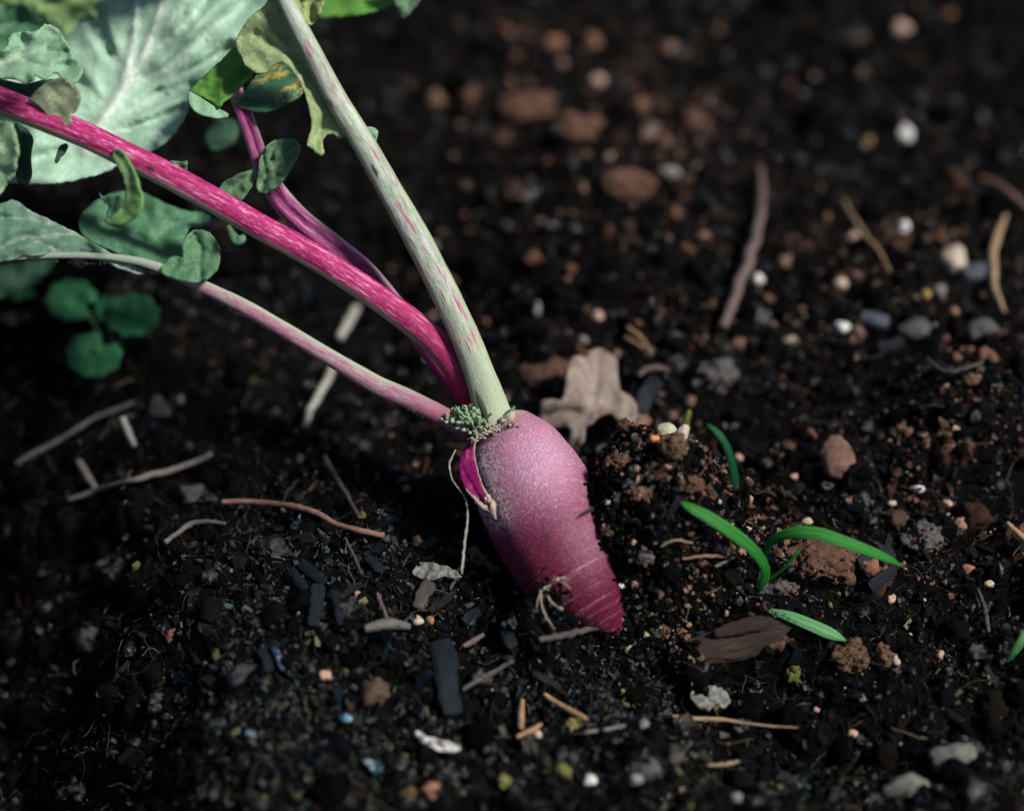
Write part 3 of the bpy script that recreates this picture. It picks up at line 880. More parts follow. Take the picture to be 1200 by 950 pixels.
lf = leaf("leaf_blade", [(-30, -40), (140, -40), (126, -5), (108, 10), (112, 22), (92, 26), (80, 42), (66, 28), (52, 22), (38, 8), (15, 3), (-30, 0)], [(50, 0, .405), (110, 0, .41), (0, -20, .40)], leaf_m("leaf_soft_lime", (.14, .27, .09), (.22, .36, .14), (.34, .45, .22), trans=.3), plant,
          [([(20, -30), (60, 0), (82, 30)], 4, .5)], 5, .002, .003, 18, seed=2)
lf["label"] = "light green leaf tip hanging in at the very top"
lf = leaf("leaf_blade", [(-20, 60), (2, 58), (10, 52), (10, 45), (20, 38), (42, 37), (53, 29), (66, 33), (75, 45), (83, 60), (92, 72), (96, 80), (92, 94), (78, 96), (66, 84), (52, 92), (38, 86), (40, 92), (30, 98), (18, 94), (0, 91), (-20, 90)],
          [(50, 40, .452), (20, 70, .449), (85, 85, .448), (40, 85, .444), (0, 60, .452)], crisp_m, pink, [([(-10, 80), (22, 66), (45, 60), (62, 44)], 3, .6), ([(22, 66), (45, 78), (80, 80)], 2.4, .5), ([(30, 62), (28, 45)], 2, .4), ([(45, 60), (75, 62)], 2, .4)],
          3.2, .0024, .0020, 16, .0005, 1.2, .0012, seed=4)
lf["label"] = "crinkled grey green lobe with a pale torn edge"
lf = leaf("leaflet", [(35, 117), (42, 107), (52, 99), (64, 93), (76, 91), (80, 96), (88, 101), (94, 112), (92, 124), (87, 133), (80, 132), (84, 146), (70, 146), (55, 135), (44, 124)], [(40, 112, .439), (75, 95, .437), (90, 120, .438), (70, 140, .441)], yel_m, pink,
          [([(76, 142), (80, 120), (83, 102)], 1.8, .5), ([(79, 118), (70, 113), (62, 107)], 1.3, .5), ([(80, 128), (90, 132)], 1.2, .5)], 3, .0005, .0008, 14, .0005, .6, .0003, seed=5)
lf["label"] = "small leaflet with yellowed edge above the magenta stalk"
leaf("leaflet", [(64, 188), (68, 174), (75, 168), (80, 170), (76, 178), (71, 186), (67, 192)], [(70, 178, .446)], deep_m, pink, [], 3, 0, .001, seed=6)
lf = leaf("leaf_blade", [(-40, 130), (0, 142), (13, 144), (18, 158), (21, 178), (18, 198), (8, 214), (-6, 232), (-40, 240)], [(0, 150, .438), (15, 180, .436), (-20, 210, .440)], lime_m if False else leaf_m("leaf_left_edge", (.16, .30, .15), (.26, .40, .23), (.4, .5, .35), trans=.25), pink,
          [([(-30, 220), (0, 185), (10, 150)], 2.5, .4)], 4, .0015, .002, 14, .0005, .6, .0015, seed=7)
lf["label"] = "smooth light green leaf edge below the magenta stalk"
leaf("leaf_blade", [(-30, 85), (0, 92), (22, 97), (40, 96), (62, 92), (50, 105), (40, 112), (42, 124), (20, 118), (0, 112), (-30, 105)], [(20, 100, .462)], deep_m, plant, [], 4, 0, .002, seed=8)
leaf("leaf_blade", [(-60, -30), (20, -10), (60, 25), (50, 45), (20, 42), (0, 60), (-60, 70)], [(0, 20, .475)], mid_m, plant, [([(-40, 60), (10, 30), (40, 20)], 4, .4)], 5, .003, .003, seed=9)
leaf("leaf_blade", [(16, 150), (24, 146), (38, 160), (36, 190), (34, 215), (20, 212), (18, 185)], [(26, 150, .452), (28, 210, .46)], deep_m, plant, [], 4, 0, .002, seed=29)

lf = leaf("leaflet", [(131, 179), (136, 175), (143, 178), (149, 186), (155, 197), (161, 210), (163, 221), (167, 231), (165, 245), (156, 256), (143, 263), (130, 264), (122, 260), (126, 254), (138, 247), (145, 236), (147, 222), (143, 206), (137, 193)],
          [(136, 178, .439), (150, 195, .4345), (158, 225, .432), (160, 245, .4315), (130, 260, .436), (146, 235, .4345)], leaf_m("leaflet_bright", (.10, .28, .07), (.20, .40, .12), (.36, .48, .26), trans=.3, scale=240), pink, [([(134, 178), (147, 200), (151, 228), (140, 250), (126, 258)], 2.2, .9)], 3, .0014, .0008, 12, .0005, .3, seed=10)
lf["label"] = "bright green curled leaflet folding over the magenta stalk"
leaf("leaflet", [(117, 226), (122, 231), (140, 229), (143, 238), (136, 248), (126, 256), (124, 248), (128, 242), (121, 236)], [(125, 235, .44)], mid_m, pink, [([(118, 228), (128, 246)], 1.4, .8)], 2.6, .0008, .001, seed=11)
leaf("leaflet", [(195, 193), (201, 189), (210, 190), (218, 188), (219, 193), (216, 204), (208, 203), (200, 198)], [(207, 195, .447)], small_m, pink, [([(196, 193), (207, 192), (216, 198)], 1.4, .8)], 2.5, .0008, .0008, 6, seed=12)
sweep("leaflet", [D(268, 266, .440), D(271, 272, .4385), D(277, 281, .438), D(283, 280, .438), D(285, 276, .439)], [.0006, .0008, .0013, .0012, .0005], small_m, [.0006, .0005, .0004, .0005, .0004], parent=pink, n=20, sides=8)

lf = leaf("leaf_blade", [(222, 106), (233, 95), (248, 80), (262, 68), (275, 55), (284, 62), (286, 76), (295, 86), (283, 100), (272, 112), (261, 119), (256, 126), (246, 118), (234, 112)], [(225, 105, .459), (280, 65, .457), (290, 85, .456), (258, 122, .455)], vivid_m, purple,
          [([(288, 82), (270, 98), (262, 112), (240, 116)], 1.6, .5)], 3, .0018, .0015, 14, .0005, .4, .001, seed=13)
lf["label"] = "vivid green leaf piece under the pale leaf edge"
lf = leaf("leaf_blade", [(222, 107), (233, 113), (244, 120), (256, 127), (268, 134), (262, 138), (248, 138), (234, 133), (225, 126), (220, 116)], [(225, 112, .456), (262, 134, .4545), (240, 135, .453)], crisp_m, purple, [], 3, 0, .0012, 10, .0005, .3, seed=14)
lf = leaf("leaf_blade", [(272, 121), (284, 112), (294, 96), (305, 84), (320, 74), (336, 72), (348, 80), (354, 94), (355, 108), (342, 118), (325, 127), (306, 131), (288, 128)], [(275, 120, .461), (350, 100, .458), (315, 78, .466), (315, 128, .455)], spot_m, purple,
          [([(273, 121), (300, 122), (325, 124), (354, 108)], 1.6, .6)], 3.4, .002, .0015, 14, .0005, .4, seed=15)
lf["label"] = "dark green leaf with a yellow brown blotch"
leaf("leaf_blade", [(240, 165), (244, 150), (256, 140), (270, 140), (279, 150), (276, 166), (262, 175), (248, 176)], [(260, 158, .50)], deep_m, purple, [], 4, 0, .002, seed=16)
lf = leaf("leaflet", [(302, 223), (301, 212), (303, 196), (306, 181), (313, 170), (324, 164), (338, 163), (348, 167), (352, 173), (347, 188), (338, 203), (326, 217), (313, 226), (305, 227)], [(303, 220, .4565), (325, 195, .4535), (350, 170, .456), (305, 190, .456)], small_m, purple,
          [([(303, 222), (312, 206), (328, 190), (350, 171)], 1.8, .8), ([(312, 206), (308, 190), (308, 180)], 1.1, .5), ([(320, 198), (318, 180), (324, 168)], 1.1, .5), ([(315, 203), (330, 206)], 1, .4), ([(328, 190), (342, 188)], 1, .4)], 2.6, .0012, .0010, 8, .0005, .4, .0006, seed=17)
lf["label"] = "upright oval grey green leaflet on the purple stalk"
leaf("leaflet", [(256, 225), (262, 215), (274, 207), (288, 201), (298, 199), (301, 207), (294, 221), (284, 233), (273, 237), (263, 232)], [(260, 225, .459), (298, 203, .4575)], small_m, purple, [([(300, 202), (282, 213), (266, 226)], 1.6, .7)], 2.8, .001, .001, 9, .0005, .4, seed=18)

lf = leaf("leaf_blade", [(336, -20), (333, 0), (341, 20), (352, 45), (364, 68), (375, 92), (388, 118), (400, 140), (408, 155), (399, 163), (391, 157), (381, 158), (377, 166), (380, 180), (372, 181), (367, 174), (360, 170), (364, 158), (366, 145), (362, 128), (357, 108), (349, 91), (340, 80), (330, 74), (319, 77), (312, 84), (300, 85), (290, 79), (284, 70), (277, 58), (278, 44), (287, 28), (297, 16), (312, 4), (318, -20)],
          [(330, 0, .446), (290, 50, .4495), (300, 80, .448), (350, 90, .446), (365, 150, .4455), (370, 175, .444), (400, 150, .4465)], lime_m, pale,
          [([(392, 130), (372, 95), (350, 60), (335, 20)], 3.2, .5), ([(352, 70), (325, 55), (300, 42)], 1.6, .6), ([(345, 60), (330, 40), (318, 20)], 1.4, .4), ([(383, 140), (372, 160)], 1.8, .5)], 3.6, .0020, .0014, 16, .0005, .5, .0008, seed=19)
lf["label"] = "light yellow green wing of leaf along the pale stalk"
leaf("leaflet", [(416, 153), (424, 149), (436, 149), (443, 154), (441, 165), (435, 177), (430, 181), (424, 170)], [(430, 162, .452)], crisp_m, pale, [([(418, 156), (430, 162), (438, 172)], 1.2, .5)], 2.6, .0008, .0008, 8, .0005, .2, seed=20)

lf = leaf("leaf_blade", [(-50, 240), (0, 238), (14, 234), (24, 238), (36, 247), (50, 253), (64, 260), (76, 266), (92, 274), (108, 284), (130, 296), (152, 308), (170, 320), (150, 318), (120, 306), (90, 300), (55, 298), (25, 302), (0, 307), (-50, 315)],
          [(20, 238, .4495), (60, 262, .447), (110, 288, .4445), (165, 317, .443), (60, 299, .440), (0, 306, .441), (0, 270, .4445), (80, 285, .4445)], leaf_m("leaf_grey_green", (.04, .125, .08), (.10, .20, .135), (.34, .40, .33), trans=.12, scale=220), grey,
          [([(168, 319), (140, 305), (112, 286), (88, 272), (64, 262), (40, 250), (20, 238)], 2.6, .9), ([(90, 273), (60, 276), (25, 280), (0, 292)], 2.0, .55), ([(60, 262), (30, 256), (-10, 258)], 2, .5), ([(28, 277), (60, 290), (75, 298)], 1.6, .5), ([(160, 318), (120, 305), (60, 298), (0, 306)], 3.0, .7)], 3.6, .0026, .0016, 13, .0006, .5, seed=21)
lf["label"] = "grey green leaf blade with a pale thick rim"
lf = leaf("leaf_blade", [(92, 262), (100, 245), (118, 232), (140, 224), (163, 224), (180, 232), (198, 240), (220, 247), (240, 250), (246, 256), (236, 264), (222, 266), (217, 282), (220, 300), (214, 318), (196, 318), (172, 312), (150, 302), (120, 288), (100, 276)], [(120, 250, .468), (200, 260, .470), (190, 310, .456), (150, 290, .462), (240, 255, .474)], mid_m, grey,
          [([(205, 316), (185, 285), (170, 255), (160, 230)], 3, .4), ([(180, 278), (210, 262), (238, 256)], 2.2, .35), ([(185, 290), (150, 275), (120, 262)], 2.2, .35)], 4.5, .003, .0030, 18, seed=22)
lf["label"] = "soft green leaf lobe behind the slender stalk"
lf = leaf("leaflet", [(188, 318), (195, 306), (205, 299), (214, 302), (213, 288), (218, 277), (230, 270), (243, 271), (252, 280), (257, 294), (258, 306), (254, 316), (243, 326), (232, 330), (220, 330), (204, 326)], [(195, 315, .443), (225, 275, .447), (255, 300, .443), (235, 325, .440)], leaf_m("leaflet_dull", (.04, .14, .07), (.11, .235, .12), (.27, .38, .24), trans=.2, scale=220), grey,
          [([(233, 329), (234, 308), (235, 290), (228, 275)], 1.4, .3)], 2.8, .0016, .0014, 10, .0005, .4, .001, seed=23)
lf["label"] = "folded leaflet standing on the slender stalk"
leaf("leaf_blade", [(-40, 306), (0, 310), (40, 306), (66, 304), (58, 318), (40, 332), (20, 345), (0, 350), (-40, 356)], [(0, 330, .50)], deep_m, grey, [], 5, 0, .002, seed=24)
# leaves that run on outside the picture, up and to the left
for k, (o_, d_) in enumerate([([(-60, -40), (-220, -150), (-420, -160), (-560, -40), (-520, 130), (-330, 170), (-160, 110)], .435), ([(-90, 250), (-260, 210), (-470, 260), (-560, 380), (-420, 470), (-220, 430), (-110, 340)], .43), ([(250, -70), (330, -240), (260, -420), (90, -440), (20, -280), (110, -110)], .44)]):
    c_ = np.mean(o_, axis=0)
    leaf("leaf_blade", o_, [(c_[0], c_[1], d_)] + [(p_[0], p_[1], d_ + .01) for p_ in o_], under_m if k != 1 else mid_m, plant, [([o_[0], tuple(c_), o_[3]], 8, .6)], 14, .004, .006, 60, seed=30 + k)

# ---- green tuft and dry collar on the crown
tv, tf = [], []
tuft_m = leaf_m("tuft_green", (.20, .40, .15), (.50, .62, .44), (.4, .5, .3), trans=.25, scale=700)
for k in range(230):
    c_ = (rnd.gauss(548, 12), rnd.gauss(492, 5.5))
    c_ = (min(572, max(520, c_[0])), min(505, max(478, c_[1])))
    o_ = D(c_[0], c_[1], .4475 + abs(c_[0] - 550) * .00010 + rnd.uniform(-.002, .002))
    an = rnd.gauss(-1.9, 1.1); ln = rnd.uniform(3, 11) * px; wd = rnd.uniform(.8, 2.8) * px
    dr = RGT * math.cos(an) - UP * math.sin(an) - FWD * rnd.uniform(-.3, .8)
    sd_ = np.cross(dr, FWD); sd_ /= np.linalg.norm(sd_)
    n0 = len(tv)
    tv += [o_ - sd_ * wd * .6, o_ + sd_ * wd * .6, o_ + dr * ln * .5 + sd_ * wd - FWD * .0004, o_ + dr * ln * .5 - sd_ * wd - FWD * .0004, o_ + dr * ln]
    tv += [p_ + FWD * .0006 for p_ in tv[n0:n0 + 5]]
    tf += [(n0, n0 + 1, n0 + 2, n0 + 3), (n0 + 3, n0 + 2, n0 + 4), (n0 + 6, n0 + 5, n0 + 8, n0 + 7), (n0 + 7, n0 + 8, n0 + 9), (n0, n0 + 3, n0 + 8, n0 + 5), (n0 + 3, n0 + 4, n0 + 9, n0 + 8), (n0 + 4, n0 + 2, n0 + 7, n0 + 9), (n0 + 2, n0 + 1, n0 + 6, n0 + 7), (n0 + 1, n0, n0 + 5, n0 + 6)]
t_o = mesh_obj("crown_tuft", tv, tf, tuft_m, plant, fl={"vein": np.zeros(len(tv))})
t_o["kind"] = "stuff"
# soil still clinging to the root
cc_, cr_ = [], []
for k in range(290):
    if k < 290:
        u_, v_ = rnd.gauss(643, 13), rnd.gauss(706, 13)
        d_ = .4338 + rnd.uniform(-.001, .002) + max(0, 640 - u_) * .00012
    else:
        t_ = rnd.random()
        v_ = 548 + 120 * t_
        u_ = 688 + 24 * t_ + rnd.gauss(0, 6) - 14 * math.exp(-((v_ - 583) / 12) ** 2)
        d_ = .4455 - .004 * t_ + rnd.uniform(0, .002)
    cc_.append(D(u_, v_, d_)); q_ = rnd.uniform(.8, 3.2) * px
    cr_.append((q_, q_ * rnd.uniform(.6, 1.2), q_ * rnd.uniform(.6, 1.2)))
ns_ = np.cross(np.roll(V.reshape(nr, NS, 3), -1, 1) - V.reshape(nr, NS, 3), np.roll(V.reshape(nr, NS, 3), -1, 0) - V.reshape(nr, NS, 3)).reshape(-1, 3)
ns_ *= np.sign(((V - np.repeat(V.reshape(nr, NS, 3).mean(1), NS, 0)) * ns_).sum(1))[:, None]
gap = V[:, 2] - sample(H, V[:, 0], V[:, 1])                  # where soil and skin meet
ed_ = np.where((gap > -.0008) & (gap < .0014) & ((ns_ @ FWD) < 0))[0]
for k in range(520):
    p_ = V[rnd.choice(ed_)] + np.array([rnd.gauss(0, .0005) for _ in range(3)]) + np.array([0, 0, .0002])
    cc_.append(p_); q_ = rnd.uniform(.8, 3.4) * px * .7
    cr_.append((q_, q_ * rnd.uniform(.6, 1.2), q_ * rnd.uniform(.6, 1.2)))
cc_ = np.array(cc_)
c, gl = grain_colours(cc_[:, 0], cc_[:, 1], .01, .5)
scatter("clinging_soil", cc_, jitter(1, .3, 8), np.array(cr_), c, gl, parent=plant)
cn, cs_, cl = [], [], []
for k in range(170):
    t = rnd.random()
    u_, v_ = 552 + 54 * t + rnd.gauss(0, 2), 512 - 22 * t ** .8 + rnd.gauss(0, 3) + 3
    cn.append(D(u_, v_, .4475 + abs(t - .5) * .003)); s_ = rnd.uniform(.8, 2.8) * px
    cs_.append((s_, s_ * rnd.uniform(.3, .7), s_ * .3)); cl.append(rnd.choice([(.42, .36, .30), (.25, .18, .13), (.5, .42, .40), (.08, .05, .04)]))
scatter("crown_collar", np.array(cn), shards(6), np.array(cs_), np.array(cl), np.full(170, .7), parent=plant)
sweep("collar_scale", [D(588, 494, .449), D(597, 489, .448), D(602, 483, .449)], [.0012, .0014, .0005], rim_m, [.0005] * 3, parent=plant, n=14, sides=8, rough=.4)
sweep("collar_scale", [D(594, 486, .4495), D(600, 481, .449), D(603, 476, .450)], [.0006, .0007, .0003], small_m, [.0004] * 3, parent=plant, n=10, sides=6, rough=.4)

# ---- other leaves at the top edge belong to a second plant behind
nb = tag(empty("leafy_plant", D(420, -10, .50)), "bright green leaves of another plant hanging in at the top edge", "plant")
leaf("leaf_blade", [(338, -25), (339, 2), (342, 14), (350, 25), (358, 24), (364, 29), (372, 20), (379, 6), (384, -25)], [(360, 5, .462)], leaf_m("leaf_pod", (.20, .28, .09), (.36, .43, .19), (.3, .3, .1), trans=.2, scale=240), nb, [([(352, -10), (350, 22)], 1.6, .6), ([(366, -10), (364, 24)], 1.6, .6)], 3, .002, .002, 9, .0005, .6, .0012, seed=41)
leaf("leaf_blade", [(377, -30), (372, 8), (372, 19), (390, 19), (415, 17), (440, 12), (458, 4), (470, -30)], [(400, 0, .49), (450, 5, .485), (415, 17, .482)], vivid_m, nb, [([(372, 15), (415, 10), (460, -10)], 2.5, .5)], 4, .002, .0015, 18, seed=42)
leaf("leaf_blade", [(455, -30), (462, 2), (470, 16), (475, 21), (482, 12), (494, -2), (500, -30)], [(475, 5, .48)], small_m, nb, [([(478, -25), (475, 18)], 2, .6)], 3, .001, .001, 9, seed=43)
# ------------------------------------------------------------------ seedlings and grass
def blade(name, pts, widths, m, parent=None, thick=.18, n=40, ref=None, cup=0.0):
    P = [np.array(p) for p in pts]
    W = [w * px / 2 for w in widths]
    return sweep(name, P, W, m, [max(w * thick, .00012) for w in W], parent=parent, n=n, sides=14, ref=ref, groove=cup, cap=.4)
def m_grass(name, c0, c1):
    def f(nt, b):
        s = noise_n(nt, 1.0, 4, .6, stretched(nt, 5, 12))
        c = ramp(nt, s, [(.3, c0), (.7, c1)])
        sep = N(nt, "ShaderNodeSeparateXYZ")
        nt.links.new(attr(nt, "st", "Vector"), sep.inputs[0])
        c = mix(nt, ramp(nt, math_n(nt, 'ABSOLUTE', sep.outputs[1]), [(.04, .5), (.14, 0.0)]), c, tuple(min(1, x * 1.7) for x in c1))
        nt.links.new(c, b.inputs["Base Color"])
        bump(nt, b, math_n(nt, 'ADD', noise_n(nt, 1.0, 3, .6, stretched(nt, 9, 30)), math_n(nt, 'MULTIPLY', noise_n(nt, 1800, 3, .6), .5)), .00025)
        t = N(nt, "ShaderNodeBsdfTranslucent"); nt.links.new(c, t.inputs[0])
        mx = N(nt, "ShaderNodeMixShader"); mx.inputs[0].default_value = .3
        nt.links.new(b.outputs[0], mx.inputs[1]); nt.links.new(t.outputs[0], mx.inputs[2])
        nt.links.new(mx.outputs[0], nt.nodes["Material Output"].inputs[0])
    return mat(name, f, Roughness=.42, Specular_IOR_Level=.25)
grass_m = m_grass("grass_green", (.012, .14, .016), (.034, .245, .030))
gdark_m = m_grass("grass_dark", (.006, .08, .03), (.016, .14, .045))
gpale_m = m_grass("grass_pale", (.07, .24, .08), (.15, .38, .15))
foot = PT(889, 690, 0, BASE)
gd = project(foot)[2]
seed = tag(empty("grass_seedling", foot), "grass seedling with two wide green blades and one thin one growing from the soil", "grass")
blade("blade", [D(884, 692, gd - .0005), D(893, 683, gd - .003), D(897, 668, gd - .006), D(886, 648, gd - .010), D(862, 627, gd - .013), D(832, 607, gd - .015), D(810, 595, gd - .0155), D(796, 587, gd - .015)], [9, 11, 11, 13, 15, 14, 11, 2], grass_m, seed, cup=.3)
blade("blade", [D(893, 684, gd - .002), D(908, 674, gd - .005), D(922, 662, gd - .008), D(932, 650, gd - .010), D(939, 640, gd - .011)], [4, 4, 4, 4, 1.5], grass_m, seed, thick=.4)
blade("blade", [D(895, 690, gd - .001), D(902, 688, gd - .001), D(907, 691, gd)], [8, 7, 3], gdark_m, seed, thick=.4, n=12)
blade("blade", [D(886, 688, gd - .001), D(896, 660, gd - .001), D(900, 642, gd - .003), D(906, 632, gd - .006), D(930, 624, gd - .010), D(958, 625, gd - .012), D(990, 635, gd - .012), D(1022, 647, gd - .010), D(1044, 656, gd - .008), D(1056, 663, gd - .006)], [3, 4, 6, 10, 14, 15, 14, 12, 8, 2], grass_m, seed, cup=.35, n=60)
p0 = PT(860, 583, 0, BASE); d0 = project(p0)[2]
tag(blade("grass_shoot", [D(860, 586, d0 + .001), D(861, 565, d0 - .004), D(857, 540, d0 - .009), D(850, 520, d0 - .012), D(841, 507, d0 - .013), D(829, 497, d0 - .013)], [9, 10, 9, 8, 7, 2], gdark_m), "single thin dark green grass shoot bending left behind the heap", "grass")
q = [PT(903, 715, .004, BASE), PT(925, 722, .005, BASE), PT(950, 732, .005, BASE), PT(975, 743, .004, BASE), PT(991, 750, .003, BASE)]
cut = blade("cut_grass", q, [5, 12, 14, 13, 2], gpale_m, cup=.2)
tag(cut, "pale cut grass blade lying flat below the seedling", "grass")
dew_m = mat("dew", None, Base_Color=(1, 1, 1, 1), Roughness=.02, Transmission_Weight=1.0, IOR=1.33)
for k in range(16):
    u_, v_ = rnd.gauss(910, 5), rnd.gauss(718, 2.6)
    if k > 12: u_, v_ = rnd.uniform(920, 945), rnd.uniform(718, 728)
    V_, F_ = ICO[3]
    s_ = rnd.uniform(.8, 2.2) * px
    mesh_obj("dew_drop", V_ * s_ + PT(u_, v_, .0062, BASE), F_, dew_m, cut, smooth=True)
q = [PT(1180, 775, .002, BASE), PT(1190, 762, .006, BASE), PT(1203, 742, .010, BASE), PT(1220, 715, .012, BASE)]
tag(blade("cut_grass", q, [3, 9, 10, 6], gpale_m), "pale green blade poking in at the right edge", "grass")
q = [PT(806, 503, .004, BASE), PT(804, 494, .008, BASE), PT(807, 484, .011, BASE), PT(808, 480, .012, BASE)]
tag(blade("plant_bud", q, [4, 7, 6, 1], m_grass("bud_yellow", (.22, .25, .05), (.36, .36, .1)), thick=.8, n=16), "tiny yellow green bud in the shade beyond the heap", "bud")

weed_m = leaf_m("weed_leaf", (.006, .085, .030), (.016, .15, .052), (.004, .05, .022), rough=.5, trans=.2, scale=200)
wb = PT(128, 425, 0, BASE); wd_ = project(wb)[2]
weed = tag(empty("weed_seedling", wb), "low weed seedling with round scalloped leaves under the radish stalks", "weed")
def round_leaf(cu, cv, ru, rv, dep, sd_, rot):
    o_ = []
    for k in range(44):
        t = 2 * math.pi * k / 44
        r_ = 1 + .055 * math.cos(t * 9 + sd_)
        if abs((t - rot + math.pi) % (2 * math.pi) - math.pi) < .25:
            r_ = .55
        o_.append((cu + ru * r_ * math.cos(t), cv + rv * r_ * math.sin(t)))
    ve = [([(cu + ru * .5 * math.cos(rot), cv + rv * .5 * math.sin(rot)), (cu, cv), (cu - ru * .9 * math.cos(rot + a_), cv - rv * .9 * math.sin(rot + a_))], 1.8, .7) for a_ in (-.8, 0, .8)]
    return leaf("leaf_blade", o_, [(cu - ru, cv, dep + .002), (cu + ru, cv, dep + .001), (cu, cv + rv, dep - .002), (cu, cv, dep + .003)], weed_m, weed, ve, 4, .0012, .0012, 14, .0005, .3, seed=sd_, sharp=True)
round_leaf(110, 415, 32, 26, wd_ - .022, 1, -.9)
round_leaf(154, 368, 32, 25, wd_ - .012, 2, 3.3)
round_leaf(84, 351, 30, 24, wd_ - .010, 3, .4)
round_leaf(124, 362, 12, 16, wd_ - .006, 4, 1.6)
round_leaf(20, 328, 26, 22, wd_ + .004, 5, .4)
wst = fibre_m("weed_stem", (.03, .06, .03), (.06, .10, .05))
for a_, b_, c_ in ((110, 408, .022), (150, 372, .012), (96, 356, .010), (124, 366, .006)):
    sweep("leaf_stem", [wb, D((a_ + 128) / 2 + 4, (b_ + 425) / 2, wd_ - c_ * .7), D(a_, b_, wd_ - c_ + .0035)], [.0007, .0006, .0005], wst, parent=weed, n=14, sides=6)

# ------------------------------------------------------------------ fallen oak leaf and other dead leaf bits
dry_m = leaf_m("dead_leaf", (.13, .10, .085), (.26, .21, .175), (.32, .26, .22), patch=((.10, .055, .04), .52), rough=.65, trans=.12, scale=110)
lo = [(632, 480), (635, 470), (648, 467), (660, 468), (664, 442), (667, 430), (671, 420), (680, 417), (689, 420), (693, 412), (704, 409), (713, 413), (722, 421), (724, 440), (727, 457), (739, 465), (746, 477), (744, 490), (734, 495), (723, 490), (714, 483), (702, 487), (692, 496), (685, 501), (683, 515), (673, 526), (666, 522), (669, 503), (655, 501), (638, 505), (634, 492)]
zb = project(PT(690, 505, .002, BASE))[2]
ok = leaf("oak_leaf", lo, [(690, 415, zb + .002), (678, 430, zb - .003), (740, 478, zb - .008), (640, 490, zb - .004), (690, 470, zb - .005), (672, 522, zb - .010), (700, 440, zb + .000)], dry_m, None, [([(672, 520), (690, 485), (697, 450), (700, 414)], 2.2, .5), ([(692, 480), (715, 476), (740, 474)], 1.6, .4), ([(690, 484), (660, 484), (640, 488)], 1.6, .4), ([(696, 456), (682, 440), (672, 426)], 1.4, .4)], 4, .0018, .0024, 26, .0006, .5, .0004, seed=51)
tag(ok, "fallen grey brown lobed oak leaf standing behind the radish crown", "leaf")
def bit(name, o_, lift, m, label, cat, curl=.001, seed=0, veins=()):
    cu, cv = np.mean(o_, axis=0)
    d_ = project(PT(cu, cv, lift, BASE))[2]
    return tag(leaf(name, o_, [(u_, v_, d_ - (v_ - cv) * .00013) for u_, v_ in o_], m, None, veins, 2.2, .0008, .0018, 7, .0004, 1.1, curl, seed=seed), label, cat)
lich_m = leaf_m("dry_lichen", (.015, .016, .014), (.24, .25, .22), (.25, .25, .21), rough=.7, trans=.05, scale=420)
bit("dead_leaf", [(484, 672), (488, 662), (500, 658), (512, 660), (524, 664), (534, 669), (541, 676), (532, 677), (518, 676), (506, 680), (494, 678)], .003, lich_m, "crumpled grey leaf scrap where the long root hair ends", "dead leaf", .001, 61)
bit("petal", [(488, 856), (494, 859), (504, 864), (516, 867), (528, 869), (539, 876), (530, 880), (516, 878), (502, 873), (491, 867)], .0035, leaf_m("petal_pale", (.40, .40, .38), (.58, .57, .54), (.3, .28, .25), rough=.35, trans=.1), "pale shiny curled petal lying low in the middle", "petal", .0012, 62)
bit("dead_leaf", [(548, 644), (556, 640), (566, 648), (576, 658), (586, 668), (576, 670), (562, 664), (552, 656)], .002, leaf_m("dead_leaf_dark", (.06, .04, .025), (.12, .075, .04), (.3, .2, .12), rough=.5, trans=.05), "dark brown leaf scrap in the shade left of the root", "dead leaf", .0008, 63)
bit("lichen", [(812, 806), (824, 798), (838, 802), (850, 808), (856, 820), (850, 830), (838, 826), (828, 834), (816, 826), (808, 816)], .003, lich_m, "crumbly grey lichen scrap above the pale straw", "lichen", .0012, 64)
bit("plastic_scrap", [(398, 838), (404, 836), (412, 839), (413, 844), (405, 845), (399, 843)], .003, mat("blue_scrap", None, Base_Color=(.03, .11, .16, 1), Roughness=.4), "tiny bright blue scrap on the moss at lower left", "scrap", .0005, 65)
bit("plastic_scrap", [(424, 888), (436, 890), (448, 896), (440, 906), (434, 900)], .003, mat("teal_scrap", None, Base_Color=(.015, .05, .065, 1), Roughness=.4), "small dull teal scrap left of the pale petal", "scrap", .0005, 66)
bit("plastic_scrap", [(318, 760), (324, 757), (333, 776), (332, 784), (325, 774)], .003, mat("blue_scrap_dark", None, Base_Color=(.012, .03, .055, 1), Roughness=.35), "narrow blue scrap on the moss near the left bank", "scrap", .0005, 67)

# ------------------------------------------------------------------ twigs, straws, charcoal
tw_grey = fibre_m("twig_grey", (.02, .018, .017), (.12, .108, .098))
tw_brown = fibre_m("twig_brown", (.06, .026, .02), (.21, .115, .085))
tw_mauve = fibre_m("twig_mauve", (.03, .018, .02), (.13, .085, .082))
tw_dark = fibre_m("twig_dark", (.02, .018, .018), (.06, .05, .045))
straw_m = fibre_m("straw", (.09, .06, .03), (.30, .21, .12))
tan_m = fibre_m("sliver_tan", (.12, .065, .035), (.40, .24, .14))
stem_m = fibre_m("pale_stem", (.10, .10, .09), (.36, .36, .31))
coal_m = fibre_m("charcoal", (.0012, .0022, .0034), (.007, .013, .020), rough=.5, a=4, b_=260, bd=.0008, spec=.22)
bark_m = fibre_m("bark", (.006, .004, .003), (.048, .027, .020), rough=.85, a=9, b_=160, bd=.0012)
tseed = [100]
